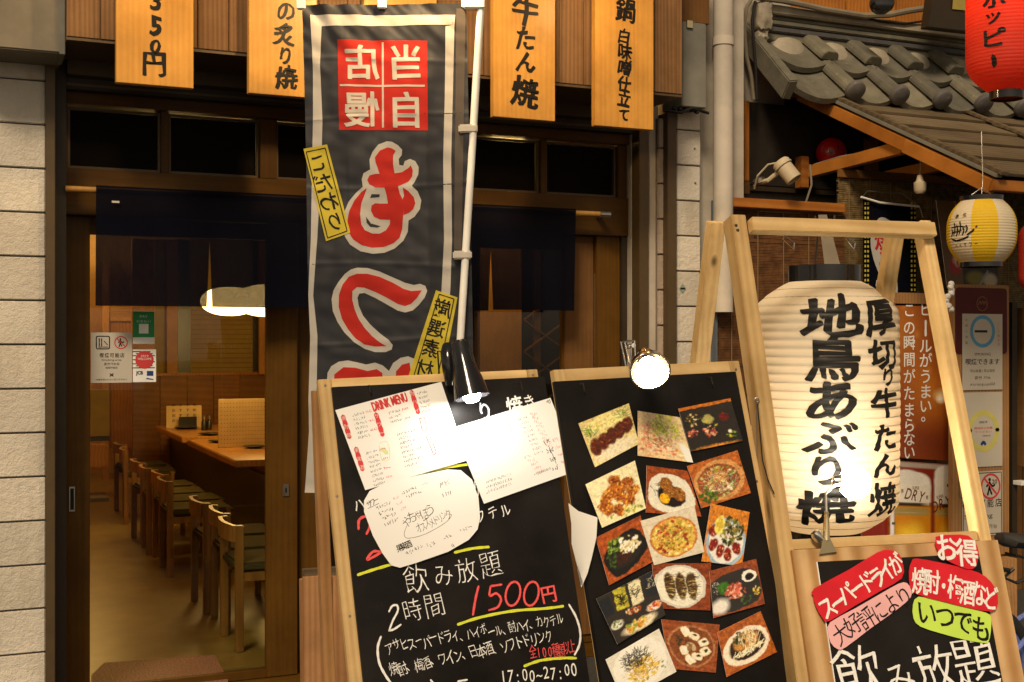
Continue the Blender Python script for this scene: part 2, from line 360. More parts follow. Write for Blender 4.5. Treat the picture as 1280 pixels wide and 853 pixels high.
# ------------------------------------------------------------------ lettering
_G = {}
def glyph(ch, off=0.0):
    k = (ch, off)
    if k not in _G:
        c = bpy.data.curves.new('glyph', 'FONT'); c.body = ch; c.offset = off; c.resolution_u = 3
        o = bpy.data.objects.new('glyph', c); COL.objects.link(o)
        dg = bpy.context.evaluated_depsgraph_get(); me = bpy.data.meshes.new_from_object(o.evaluated_get(dg))
        v = [(p.co.x, p.co.y) for p in me.vertices]; f = [tuple(p.vertices) for p in me.polygons]
        bpy.data.objects.remove(o); bpy.data.meshes.remove(me); bpy.data.curves.remove(c)
        if v:
            xs = [p[0] for p in v]; ys = [p[1] for p in v]; bb = (min(xs), max(xs), min(ys), max(ys))
        else: bb = (0, 1, 0, 1)
        _G[k] = (v, f, bb)
    return _G[k]
def put(mb, ch, c, sx, sy, ang=0.0, off=0.0, jit=0.0, z=0.0, mirror=False, shear=0.0, fit=False, seed=None):
    """one character centred on c; sx, sy = size of its em box (or of its outline when fit)"""
    if off > .013:                                           # bold strokes: shifted copies, each a hair above the last
        s_ = random.random()*50; d = off-.006
        for k in range(9):
            a = k*2*math.pi/8+.2; ex = d*sx*1.15*math.cos(a); ey = d*sy*.6*math.sin(a); q = (c[0]+ex*.85+ey*.5, c[1]-ex*.5+ey*.85) if k < 8 else c
            put(mb, ch, q, sx, sy, ang, .006, jit, z+.00004*k, mirror, shear, fit, s_)
        return
    v, f, bb = glyph(ch, off)
    if not v: return
    if fit: cx, cy, kx, ky = (bb[0]+bb[1])/2, (bb[2]+bb[3])/2, sx/(bb[1]-bb[0]), sy/(bb[3]-bb[2])
    else: cx, cy, kx, ky = (.5 if (ord(ch[0]) > 0x2000) else (bb[0]+bb[1])/2), .36, sx, sy
    ca, sa = math.cos(ang), math.sin(ang); sd_ = random.random()*50 if seed is None else seed; out = []
    for x, y in v:
        X, Y = x-cx, y-cy
        if jit:
            n1 = noise.noise(Vector((x*2.3+sd_, y*2.3, 0))); n2 = noise.noise(Vector((x*2.3, y*2.3+sd_, 7)))
            n3 = noise.noise(Vector((x*9+sd_, y*9, 3))); X += jit*(n1+.35*n3); Y += jit*(n2+.35*n3)
        X = X*kx + shear*Y*ky; Y = Y*ky
        if mirror: X = -X
        out.append((c[0]+X*ca-Y*sa, c[1]+X*sa+Y*ca, z))
    if (mirror): f = [t[::-1] for t in f]
    mb.add(out, f)
def line(mb, text, p0, p1, sx, sy, z=0, off=0, jit=.03, upright=False, mirror=False, wob=.0, shear=0, ang=None):
    """characters spread evenly from the centre p0 of the first to the centre p1 of the last"""
    n = len(text); p0 = Vector(p0); p1 = Vector(p1); d = p1-p0; a = 0 if upright else math.atan2(d.y, d.x)
    if ang is not None: a = ang
    for i, ch in enumerate(text):
        if ch == ' ': continue
        t = i/max(1, n-1); c = p0+d*t; nn = Vector((-math.sin(a), math.cos(a)))*random.uniform(-1, 1)*wob*sy
        k = 1+random.uniform(-1, 1)*wob*.6
        put(mb, ch, c+nn, sx*k, sy*k, a+random.uniform(-1, 1)*wob*.35, off, jit, z, mirror, shear)
def words(mb, text, c, w_, h_, ang=0, z=0, off=0, jit=0, shear=0): put(mb, text, c, w_, h_, ang, off, jit, z, False, shear, True)
def cut_grid(o, xs=(), ys=()):
    bm = bmesh.new(); bm.from_mesh(o.data)
    for x in xs: bmesh.ops.bisect_plane(bm, geom=bm.verts[:]+bm.edges[:]+bm.faces[:], plane_co=(x, 0, 0), plane_no=(1, 0, 0))
    for y in ys: bmesh.ops.bisect_plane(bm, geom=bm.verts[:]+bm.edges[:]+bm.faces[:], plane_co=(0, y, 0), plane_no=(0, 1, 0))
    bm.to_mesh(o.data); bm.free()
def remap(o, fn):
    for v in o.data.vertices: v.co = fn(v.co)
    o.data.update()
def ray_z(fr, x, y): return fr.P(x, y)

# ------------------------------------------------------------------ picture painter (flat print, stored per vertex)
class Pic:
    def __init__(s, w_=64, h_=64, bg='808080', seed=0):
        s.w, s.h = w_, h_; s.a = np.zeros((h_, w_, 3)); s.a[:] = hexc(bg); s.r = np.random.RandomState(seed)
        s.Y, s.X = np.mgrid[0:h_, 0:w_]; s.X = (s.X+.5)/w_; s.Y = 1-(s.Y+.5)/h_
    def blend(s, m, c): m = np.clip(m, 0, 1)[..., None]; s.a = s.a*(1-m)+np.array(hexc(c))*m; return s
    def ell(s, cx, cy, rx, ry, c, ang=0, soft=.04, pw=2, al=1):
        ca, sa = math.cos(ang), math.sin(ang); x = (s.X-cx); y = (s.Y-cy); u = (x*ca+y*sa)/rx; v = (-x*sa+y*ca)/ry
        d = (abs(u)**pw+abs(v)**pw)**(1/pw); return s.blend((1-d)/max(soft/min(rx, ry), 1e-3)*al, c)
    def rect(s, x0, x1, y0, y1, c, ang=0, al=1): return s.ell((x0+x1)/2, (y0+y1)/2, (x1-x0)/2, (y1-y0)/2, c, ang, .015, 30, al)
    def line(s, x0, y0, x1, y1, w_, c, al=1):
        dx, dy = x1-x0, y1-y0; L = dx*dx+dy*dy+1e-9; t = np.clip(((s.X-x0)*dx+(s.Y-y0)*dy)/L, 0, 1)
        d = np.hypot(s.X-x0-t*dx, s.Y-y0-t*dy); return s.blend((w_-d)/.012*al, c)
    def dots(s, n, cx, cy, rx, ry, size, cols, asp=1.6, soft=.02):
        for _ in range(n):
            a = s.r.rand()*6.28; q = math.sqrt(s.r.rand()); k = size*(.6+.8*s.r.rand())
            s.ell(cx+q*rx*math.cos(a), cy+q*ry*math.sin(a), k, k/asp, cols[s.r.randint(len(cols))], s.r.rand()*3.14, soft)
        return s
    def hairs(s, n, cx, cy, rx, ry, ln, w_, cols, ang=None):
        for _ in range(n):
            a = s.r.rand()*6.28; q = math.sqrt(s.r.rand()); x = cx+q*rx*math.cos(a); y = cy+q*ry*math.sin(a)
            b = s.r.rand()*3.14 if ang is None else ang+s.r.randn()*.3; s.line(x, y, x+ln*math.cos(b), y+ln*math.sin(b), w_, cols[s.r.randint(len(cols))])
        return s
    def grain(s, c2, scale=20, al=.4, ang=0):
        f = np.sin((s.Y*math.cos(ang)+s.X*math.sin(ang))*scale*6+2*np.sin(s.X*5)+s.r.rand()*6); return s.blend((f*.5+.5)*al, c2)
    def organic(s, px=2.2, mott=.22):
        h, w_ = s.h, s.w
        def fld(k, sc):
            g = s.r.randn(int(h/sc)+3, int(w_/sc)+3); yy = np.arange(h)/sc; xx = np.arange(w_)/sc; y0 = yy.astype(int); x0 = xx.astype(int); fy = (yy-y0)[:, None]; fx = (xx-x0)[None]
            fy = fy*fy*(3-2*fy); fx = fx*fx*(3-2*fx)
            return (g[y0][:, x0]*(1-fy)+g[y0+1][:, x0]*fy)*(1-fx)+(g[y0][:, x0+1]*(1-fy)+g[y0+1][:, x0+1]*fy)*fx
        dy = fld(0, 9)*px+fld(0, 3.5)*px*.5; dx = fld(0, 9)*px+fld(0, 3.5)*px*.5
        Y, X = np.mgrid[0:h, 0:w_]; s.a = s.a[np.clip((Y+dy).round().astype(int), 0, h-1), np.clip((X+dx).round().astype(int), 0, w_-1)]
        s.a = np.clip(s.a, 0, 1)**1.25*1.3; sat = 1-s.a.min(2)/np.maximum(s.a.max(2), 1e-3); s.a = s.a*np.clip(1+mott*sat*(fld(0, 4)+.8*fld(0, 1.6)), .3, 1.8)[..., None]; s.a = np.clip(s.a, 0, 1); return s
    def noise(s, amt=.1): s.a = s.a*(1+amt*s.r.randn(s.h, s.w)[..., None]); s.a = np.clip(s.a, 0, 1); return s
    def mesh(s, name, quad, z, mat, parent, thick=.001, fn=None):
        """quad = TL, TR, BR, BL in the parent's plane"""
        tl, tr, br, bl = [np.array(p, float) for p in quad]; W, H = s.w+1, s.h+1
        gy, gx = np.mgrid[0:H, 0:W]; gx = (gx/s.w)[..., None]; gy = (gy/s.h)[..., None]
        p = (tl*(1-gx)+tr*gx)*(1-gy)+(bl*(1-gx)+br*gx)*gy
        zz = np.full((H, W, 1), z) if fn is None else fn(gx, gy)+z
        vs = np.concatenate([p, zz], 2).reshape(-1, 3)
        i = (np.arange(s.h)[:, None]*W+np.arange(s.w)[None, :]).ravel(); fs = np.stack([i+W, i+W+1, i+1, i], 1)
        vs = [tuple(t) for t in vs.tolist()]; fs = [tuple(t) for t in fs.tolist()]
        k = len(vs)
        for q in (tl, tr, br, bl): vs.append((q[0], q[1], z-thick))
        fs.append((k, k+1, k+2, k+3))
        if fn is None: fs += [(0, k, k+3, s.h*W), (W-1, s.h*W+W-1, k+2, k+1), (s.h*W, k+3, k+2, s.h*W+W-1), (0, W-1, k+1, k)]
        me = bpy.data.meshes.new(name); me.from_pydata(vs, [], fs)
        a = me.attributes.new('print', 'FLOAT_COLOR', 'CORNER')
        pc = np.concatenate([s.a.reshape(-1, 3), np.ones((s.w*s.h, 1))], 1).repeat(4, 0)
        rest = len(me.loops)-len(pc); pc = np.concatenate([pc, np.tile([.75, .72, .66, 1.], (rest, 1))]); a.data.foreach_set('color', pc.ravel())
        me.materials.append(M[mat]); o = bpy.data.objects.new(name, me); COL.objects.link(o)
        if parent is not None: o.parent = parent
        return o

# ================================================================== SETTING
random.seed(4)
def XA(px, Y): return facade(Y).P(px, 430)[0]
def ZA(px, py, Y): return facade(Y).P(px, py)[1]
GF = Frame((0, 0, 0), (1, 0, 0), (0, 1, 0), (0, 0, 1))
struct(MB().box(-30, 30, -30, 60, -.2, 0).build('ground', 'ground', frame=GF))
F0 = facade(5.2)                                            # local x = along the front, y = up, z = towards the street
def c_(Y): return 5.2-Y

# ---- left tiled wall
def tiled(name, label, x0, x1, Yf, ztop, mat, courses, thick=.25, joint=.006, z0j=None, seed=1):
    t = thing(name, label, 'wall', F0)
    MB().box(x0, x1, 0, ztop-.001, c_(Yf+thick), c_(Yf+.018)).build('wall_core', 'grout', t)
    top = ztop; k = 0
    first = z0j if z0j else ztop-.165
    lv = [ztop]; z = first
    while z > 0: lv.append(z); z -= .165
    lv.append(0.0)
    for a, b in zip(lv[:-1], lv[1:]):
        if a-b < .02: continue
        r = random.uniform(-.0015, .0015)
        MB().box(x0, x1+r, b+joint/2, a-joint/2, c_(Yf+.0175), c_(Yf)+r).build('tile', mat, t, bevel=.003)
    return t
xl0, xl1 = XA(-60, 4.95), XA(57, 4.95)
tiled('tiled_wall', 'wall of cream split-face tiles beside the brown sliding door', xl0, xl1, 4.95, ZA(30, 62, 4.95), 'tile', 16, z0j=ZA(30, 99.5, 4.95))
t = thing('plaster_beam', 'grey plastered beam end above the cream tiled wall', 'beam', F0)
bx1 = XA(80, 4.72); bz = ZA(30, 63, 4.72)
MB().box(xl0, bx1, bz, 3.4, c_(5.2), c_(4.72)).build('beam_face', 'greyplaster', t, bevel=.006)
MB().box(bx1-.016, bx1+.004, bz-.004, 3.4, c_(4.9), c_(4.712)).build('corner_strip', 'zinc', t, bevel=.002)

# ---- the restaurant front
front = thing('restaurant_front', 'dark wooden restaurant front with sliding doors, transom panes and a low lit interior', 'shopfront', F0)
xA = XA(57, 4.93); xB = XA(69, 4.93); xC = XA(82, 5.06); xR = XA(789, 5.12)
MB().box(xA, xB, 0, 2.54, c_(5.3), c_(4.93)).build('post', 'bronze', front, bevel=.002)
MB().box(xB, xC, 0, 2.54, c_(5.3), c_(5.02)).build('post', 'darkbronze', front, bevel=.002)
MB().box(xC+.001, xR, 2.478, 2.54, c_(5.3), c_(4.98)).build('header_rail', 'bronze', front, bevel=.002)
MB().box(xC+.001, xR, 2.432, 2.4765, c_(5.3), c_(5.03)).build('header_rail', 'darkbronze', front, bevel=.004)
MB().box(xC+.001, xR, 2.442, 2.452, c_(5.031), c_(5.022)).build('header_groove', 'bronze', front)
MB().box(xC+.001, xR, 2.385, 2.4305, c_(5.3), c_(5.08)).build('lintel', 'doorX', front, bevel=.002)
MB().box(xC+.001, xR, 1.955, 2.135, c_(5.3), c_(5.09)).build('door_track', 'doorX', front, bevel=.003)
MB().box(XA(70, 5.1), XA(800, 5.1), 0, .048, c_(5.34), c_(5.08)).build('threshold', 'doorX', front, bevel=.003)
# transom panes
pl = [XA(p, 5.14) for p in (85, 203, 325)]; pitch = pl[2]-pl[1]+.055; wl = []
a = xC+.012; edges = [(XA(84, 5.14), XA(200, 5.14)), (XA(210, 5.14), XA(323, 5.14)), (XA(344, 5.14), XA(440, 5.14)), (XA(452, 5.14), XA(560, 5.14)), (XA(572, 5.14), XA(672, 5.14)), (XA(680, 5.14), XA(768, 5.14))]
prev = xC+.001
for i, (p, q) in enumerate(edges):
    if p-prev > .004: MB().box(prev, p, 2.1355, 2.3845, c_(5.3), c_(5.105)).build('mullion', 'door', front, bevel=.003)
    wf = MB()
    for b in ((p+.0005, p+.010, 2.14, 2.38), (q-.010, q-.0005, 2.14, 2.38), (p+.0105, q-.0105, 2.14, 2.149), (p+.0105, q-.0105, 2.371, 2.38)): wf.box(b[0], b[1], b[2], b[3], c_(5.17), c_(5.128))
    wo_ = wf.build('window_frame', 'bronze', front)
    MB().box(p+.0105, q-.0105, 2.1495, 2.3705, c_(5.155), c_(5.15)).build('pane', 'darkglass', wo_)
    prev = q
MB().box(prev, xR, 2.1355, 2.3845, c_(5.3), c_(5.105)).build('mullion', 'door', front, bevel=.003)
# sliding door with the clear pane
def door(x0, x1, xs0, xs1, Yf, mat='door', z0=.05):
    g = MB().box(x0, xs0, z0, 1.954, c_(Yf+.035), c_(Yf)).box(xs1, x1, z0, 1.954, c_(Yf+.035), c_(Yf))
    d = g.build('sliding_door', mat, front, bevel=.003)
    MB().box(xs0, xs1, 1.885, 1.953, c_(Yf+.034), c_(Yf+.001)).build('top_rail', 'doorX', d, bevel=.002)
    MB().box(xs0, xs1, z0, z0+.035, c_(Yf+.034), c_(Yf+.001)).build('bottom_rail', 'doorX', d, bevel=.002)
    MB().box(xs0-.004, xs1+.004, z0+.031, 1.888, c_(Yf+.020), c_(Yf+.015)).build('glass_pane', 'glass', d)
    return d
d1 = door(xC+.001, XA(372, 5.15), XA(112.5, 5.15), XA(333, 5.15), 5.15)
hx, hz = facade(5.15).P(90, 624)
MB().box(hx-.012, hx+.012, hz-.05, hz+.05, c_(5.149), c_(5.146)).build('handle', 'steel', d1, bevel=.003)
MB().box(hx-.007, hx+.007, hz-.042, hz+.042, c_(5.146), c_(5.145)).build('handle_recess', 'blackmatt', d1)
hx, hz = facade(5.15).P(357, 613)
MB().box(hx-.013, hx+.013, hz-.025, hz+.025, c_(5.149), c_(5.143)).build('lock_plate', 'steel', d1, bevel=.002)
MB().box(hx-.003, hx+.003, hz-.010, hz+.010, c_(5.143), c_(5.140)).build('key_slot', 'blackmatt', d1)
d2 = door(XA(372.5, 5.19), XA(592, 5.19), XA(398, 5.19), XA(560, 5.19), 5.19)
d3 = door(XA(593, 5.15), XA(742, 5.15), XA(597, 5.15), XA(703, 5.15), 5.15)
MB().box(XA(705, 5.147), XA(741, 5.147), .09, 1.92, c_(5.149), c_(5.140)).build('stile_board', 'brownwood', d3, bevel=.003)
MB().box(XA(741.6, 5.14), XA(744, 5.14), .9, ZA(742, 342, 5.14), c_(5.149), c_(5.136)).build('highlight_strip', 'brass', d3)  # bright strip added as the vertical highlight on the door edge
MB().box(XA(745.5, 5.12), XA(777, 5.12), 0.05, 1.954, c_(5.3), c_(5.12)).build('post', 'door', front, bevel=.003)
MB().box(XA(777, 5.10), xR, 0, 1.954, c_(5.3), c_(5.10)).build('post', 'darkbronze', front, bevel=.003)
# right jambs
MB().box(XA(789.3, 5.06), XA(799, 5.06), 0, 2.56, c_(5.4), c_(5.06)).build('jamb', 'plaster', front, bevel=.002)
MB().box(XA(799.2, 4.99), XA(811, 4.99), 0, 2.56, c_(5.4), c_(4.99)).build('jamb', 'bronze', front, bevel=.002)
MB().box(XA(811.2, 5.00), XA(823, 5.00), 0, 2.56, c_(5.4), c_(5.00)).build('jamb', 'plaster', front, bevel=.002)
tiled('tiled_return', 'narrow strip of pinkish tiles between two brown jambs', XA(823.5, 4.97), XA(834, 4.97), 4.97, 2.50, 'tile2', 16, .2, z0j=2.36)
t = thing('downpipe_cover', 'slim brown metal post left of the right-hand tiled pier', 'post', F0)
MB().box(XA(834.5, 4.93), XA(846, 4.93), 0, 2.52, c_(5.3), c_(4.93)).build('post_face', 'bronze', t, bevel=.002)
pr1 = XA(875, 4.95)
tp = tiled('tiled_pier', 'pier of cream split-face tiles left of the cream drainpipe', XA(846.4, 4.95), pr1, 4.95, ZA(860, 138, 4.95), 'tile', 16, z0j=ZA(860, 163, 4.95))
for (px_, py_, s) in ((868, 186, .005), (869, 229, .005)):
    q = facade(4.95).P(px_, py_); MB().lathe([(0, .006), (.004, .005), (.006, 0)], (q[0], q[1], c_(4.95)), (0, 0, 1), 8).build('anchor_bolt', 'conduit', tp)
q = facade(4.95).P(853, 361); sx = .018
MB().prism([(q[0]-sx, q[1]), (q[0]-sx*.4, q[1]+sx*.8), (q[0], q[1]+sx*1.3), (q[0]+sx*.4, q[1]+sx*.8), (q[0]+sx, q[1]), (q[0]+sx*.4, q[1]-sx*.8), (q[0], q[1]-sx*1.3), (q[0]-sx*.4, q[1]-sx*.8)], c_(4.95)+.001, c_(4.95)+.003).build('inspection_plate', plain('sage_plate', (.19, .24, .21), .5), tp)
MB().box(q[0]-sx*.7, q[0]+sx*.7, q[1]-.004, q[1]+.004, c_(4.95)+.003, c_(4.95)+.0035).build('plate_band', 'blackmatt', tp)
pw = thing('plaster_wall', 'weathered plaster wall behind the cream drainpipe', 'wall', F0)
MB().box(pr1+.003, XA(930, 5.02), 0, 3.6, c_(5.4), c_(5.02)).build('wall_face', 'plaster', pw, bevel=.003)
MB().box(XA(930, 5.02)+.0005, 9.5, 0, 4.6, c_(5.9), c_(5.62)).build('upper_wall', 'plaster', pw)
MB().box(pr1+.001, pr1+.010, 0, 2.53, c_(5.02), c_(4.96)).build('edge_bead', 'zinc', pw)
q = facade(4.84).P(853, 133); q2 = facade(4.84).P(883, 30)
t = thing('zinc_box', 'grey metal junction box above the tiled pier', 'box', F0)
MB().box(q[0], q2[0], q[1], q2[1], c_(5.02), c_(4.84)).build('box_body', 'zinc', t, bevel=.004)
MB().box(q[0]-.01, q2[0]+.03, q2[1]+.004, q2[1]+.3, c_(5.02), c_(4.86)).build('wooden_cap', 'brownwood', t, bevel=.003)
MB().box(q[0]+.02, q[0]+.05, q2[1]-.03, q2[1]+.003, c_(4.84), c_(4.83)).build('clip', 'brass', t)
cb = MB()
for k in range(5):
    p = Vector((q[0]-.03+k*.03, q[1]-.008-.006*math.sin(k*2), c_(4.86)))
    cb.lathe([(0, -.014), (.012, -.008), (.016, 0), (.011, .009), (0, .013)], p, (math.sin(k), 1, .4*math.cos(k*3)), 8)
cb.tube([(q[0]-.07, q[1]-.02, c_(4.87)), (q[0]-.01, q[1]-.03, c_(4.84)), (q[0]+.05, q[1]-.005, c_(4.84)), (q2[0]+.03, q[1]-.015, c_(4.87))], .007, 6)
tag(cb.build('cable_clump', 'cable', frame=F0), 'tangle of blackened cable stubs under the grey metal box', 'cable')
t = thing('drainpipe', 'cream painted drainpipe running down the plaster wall', 'pipe', F0)
pxX = XA(904, 4.95)
MB().lathe([(.047, 1.6), (.047, 3.5)], (pxX, 0, c_(4.95)), (0, 1, 0), 24).build('pipe_barrel', 'pipe', t, smooth=True)
MB().lathe([(.0475, 2.86), (.052, 2.862), (.052, 2.90), (.0475, 2.902)], (pxX, 0, c_(4.95)), (0, 1, 0), 24).build('pipe_collar', 'pipe', t, smooth=True)

# ---- fascia planks and eaves box
t = thing('wooden_fascia', 'grey-brown cedar plank fascia over the restaurant front', 'fascia', F0)
fx0, fx1 = XA(83, 4.65), XA(853, 4.65); zb = 2.544
MB().box(fx0, fx1, zb-.0, 3.4, c_(5.3), c_(4.672)).build('soffit_box', 'darkbronze', t)
x = fx0; k = 0
while x < fx1-.02:
    x2 = min(fx1, x+.1145); r = random.uniform(-.001, .001)
    MB().box(x+.0012, x2-.0012, zb+.0, 3.4, c_(4.671), c_(4.65)+r).build('plank', 'fascia', t, bevel=.0015); x = x2
MB().box(fx0, fx1, zb-.012, zb-.001, c_(5.0), c_(4.655)).build('drip_strip', 'bronze', t)

# ---- hanging menu plaques
FP = facade(4.60)
def plaque(label, x0, x1, yb, chars, size, group='wooden menu plaques hanging under the eaves'):
    t = thing('menu_plaque', label, 'sign', FP, group)
    a = FP.P(x0, yb)[0]; b = FP.P(x1, yb)[0]; z = FP.P((x0+x1)/2, yb)[1]
    MB().box(a, b, z, 3.3, -.035, 0).build('plaque_board', 'plaque', t, bevel=.002)
    mb = MB()
    for ch, px_, py_, k in chars:
        put(mb, ch, FP.P(px_, py_), size*k*1.0, size*k*1.06, random.uniform(-.12, .06), .034, .09, .0012, shear=.06)
    mb.build('lettering', 'ink', t)
    return t
plaque('leftmost hanging cedar plaque, brush numerals ending 50 yen', 145, 242, 107, [('3', 196, 1, .85), ('5', 195, 32, .88), ('0', 194.5, 57.5, .66), ('円', 193, 80, .86)], .108)
plaque('cedar plaque partly behind the left edge of the banner', 311, 396, 120, [('の', 358, 15, .9), ('炙', 355, 44, 1), ('り', 357, 70, .8), ('焼', 358, 98, 1.05)], .082)
plaque('cedar plaque hidden behind the top of the banner', 455, 546, 134, [('串', 506, 60, 1), ('焼', 506, 92, 1)], .09)
plaque('cedar plaque right of the banner pole reading beef tongue grill', 617, 694, 149, [('牛', 657, 14, 1.25), ('た', 656, 49, 1), ('ん', 658, 79, .98), ('焼', 656, 116, 1.25)], .098)
plaque('rightmost cedar plaque with a narrow column of small characters', 744, 817, 160, [('鍋', 782, 13, 1.2), ('白', 780, 46, .78), ('味', 781, 65, .85), ('噌', 781, 86, .85), ('仕', 780, 106, .8), ('立', 780, 125, .8), ('て', 780, 144, .7)], .082)
# lamps over the plaques (the source of the warm light from above, just out of frame)
for i, (X, P_, lab) in enumerate(((.50, 2.5, 'small warm eaves lamp above the leftmost plaque'), (1.42, 26, 'small warm eaves lamp above the banner'), (2.35, 2.5, 'small warm eaves lamp above the rightmost plaque'))):
    t = thing('eaves_lamp', lab, 'lamp', F0, 'eaves lamps above the plaques')
    yl = 4.03 if i == 1 else 4.34; o = (X, 3.03, c_(yl))
    MB().tube([(X, 3.2, c_(4.64)), (X, 3.2, c_(yl+.06)), o], .008, 8).build('lamp_arm', 'blackmatt', t)
    MB().lathe([(.015, .0), (.02, -.02), (.055, -.07)], o, (0, 1, -.15), 20).build('lamp_shade', 'blackmatt', t)
    MB().lathe([(0, -.075), (.018, -.065), (.022, -.05), (.012, -.03)], o, (0, 1, -.15), 14).build('bulb', 'bulb_warm', t)
    l = bpy.data.lights.new('eaves_glow', 'POINT'); l.energy = P_; l.color = (1, .66, .30); l.shadow_soft_size = .04
    lo = bpy.data.objects.new('eaves_glow', l); COL.objects.link(lo); lo.location = (X, 4.31, 2.90) if i != 1 else (1.42, 4.00, 2.93)

# ---- noren
FN = facade(4.99)
t = thing('noren', 'navy split noren curtain across the restaurant doorway', 'curtain', FN)
x0, x1 = FN.P(82, 240)[0], FN.P(765, 271)[0]; zr = 2.043
MB().tube([(x0, zr, -.020), (x1-.04, zr, -.020)], .0125, 12).build('curtain_rod', 'inwood', t, smooth=True)
MB().tube([(x1-.055, zr, -.012), (x1-.005, zr, -.012)], .0145, 12).box(x1-.03, x1-.012, zr-.012, zr+.012, -.10, -.012).build('rod_bracket', 'steel', t)
n0, n1 = FN.P(120, 300)[0], FN.P(720, 300)[0]; cuts = [n0]+[FN.P(p, 300)[0] for p in (262, 395, 506, 613)]+[n1]
ztop, zbot = 2.060, 1.597
def fold(x, y): return .014*math.sin(x*9+1)*(ztop-y)/.44+.007*math.sin(x*27+y*3)*(ztop-y)/.44+.0025*noise.noise(Vector((x*30, y*9, 0)))
for a, b in zip(cuts[:-1], cuts[1:]):
    mb = MB(); nx, ny = 24, 16; gl = .010 if a != n0 else 0; gr = .012 if b != n1 else 0
    for j in range(ny+1):
        v = j/ny; y = ztop-(ztop-zbot)*v+.003*math.sin(a*7)*v; g = max(0, (v-.45)/.55)
        for i in range(nx+1):
            u = i/nx; x = a+gl*g+(b-gr*g-a-gl*g)*u; mb.v.append((x, y, fold(x, y)))
    for j in range(ny):
        for i in range(nx):
            k = j*(nx+1)+i; mb.f.append((k, k+nx+1, k+nx+2, k+1))
    mb.build('cloth_panel', 'noren', t, smooth=True)
q = FN.P(144, 253); MB().box(q[0]-.014, q[0]+.014, q[1]-.004, q[1]+.004, .013, .014).build('maker_tag', 'poster_white', t)

# ---- interior
random.seed(11)
ZF = .05
struct(MB().box(.2, 3.3, 5.36, 14, -.05, ZF).build('interior_floor', 'floor', frame=GF))
it = thing('interior_shell', 'warm panelled dining room seen through the glass door', 'room', GF)
it['kind'] = 'structure'
MB().box(.12, .2, 5.36, 14, 0, 2.7).build('side_wall', 'inwood', it)
MB().box(3.301, 3.38, 5.42, 14, 0, 2.7).build('side_wall', 'inwood', it)
MB().box(.1, 3.3, 5.36, 13.6, 2.65, 2.72).build('ceiling', 'inwood', it)
MB().box(.1, 3.38, 14.001, 14.05, 0, 2.7).build('back_wall', 'inwood', it)
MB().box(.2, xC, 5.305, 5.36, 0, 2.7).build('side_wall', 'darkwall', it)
FI = facade(12.0); D = lambda Y: Y
def bI(name, mat, p0, p1, y0, y1, Y, th=.06, bev=.0, par=None):
    fr = facade(Y); a = fr.P(p0, y1); b = fr.P(p1, y0)
    return MB().box(a[0], b[0], Y, Y+th, a[1], b[1]).build(name, mat, par or it, bevel=bev)
a = facade(12.0)
x0 = a.P(166, 500)[0]
ztd = a.P(240, 470)[1]
for i in range(7):
    MB().box(x0+i*.25, x0+i*.25+.246, 12.0, 12.05, ZF, ztd).build('dado_panel', 'dado', it, bevel=.003)
MB().box(x0, x0+1.8, 11.97, 12.06, ztd+.001, ztd+.03).build('dado_cap', 'table', it, bevel=.003)
bI('post', 'inwood', 165, 193, 300, 468, 12.02); bI('post', 'inwood', 209, 222, 300, 468, 12.0)
bI('wall_panel', 'olive', 193.4, 208.6, 300, 468, 12.1); bI('dark_post', 'skillet', 222.3, 238, 300, 468, 12.04)
bI('screen', 'olive', 238.4, 317, 300, 468, 12.1); bI('dark_post', 'skillet', 317.2, 324, 300, 468, 12.05); bI('post', 'inwood', 324.2, 345, 300, 468, 11.9)
sl = MB(); aa = facade(12.09)
for k in range(14):
    y = 388+k*6; p = aa.P(239, y); q = aa.P(317, y); sl.box(p[0], q[0], 12.085, 12.098, p[1]-.004, p[1]+.004)
tag(sl.build('screen_slats', 'dado', it), kind='stuff')
# passage at the far left with louvred door
bI('door_panel', 'table', 137, 166, 402, 560, 13.4); bI('door_frame', 'inwood', 128, 136.5, 330, 600, 13.35)
bI('door_rail', 'inwood', 137, 166, 396, 401.5, 13.38)
sl = MB(); aa = facade(13.4)
for k in range(7):
    y = 382+k*2.2; p = aa.P(137, y); q = aa.P(166, y); sl.box(p[0], q[0], 13.38, 13.40, p[1]-.006, p[1]+.005)
tag(sl.build('louvre_slats', 'louvre', it), kind='stuff')
bI('partition', 'olive', 113, 137, 487, 545, 12.2); bI('partition_base', 'skillet', 113, 137, 545.5, 552, 12.2)
t = tag(bI('bench', 'table', 105, 135, 556, 586, 11.9, .4, .01, None), None); t.parent = None; tag(t, 'low wooden bench at the far end of the aisle', 'bench')
tag(MB().box(*(lambda p, q: (p[0], q[0]))(facade(11.6).P(105, 598), facade(11.6).P(135, 598)), 11.5, 11.9, ZF+.001, ZF+.03).build('step_mat', plain('grey_mat', (.16, .13, .10), .8), frame=GF), 'grey mat in front of the far bench', 'mat')
q = [ (p.x, p.y) for p in (atD(x, y, (CAMZ-ZF)*FPX/(y-HY)) for x, y in ((114, 848), (130, 832), (269, 822), (285, 853), (285, 900), (114, 900)))]
tag(MB().prism(q, ZF+.001, ZF+.012).build('granite_mat', 'granite', frame=GF), 'speckled reddish granite slab just inside the glass door', 'slab')
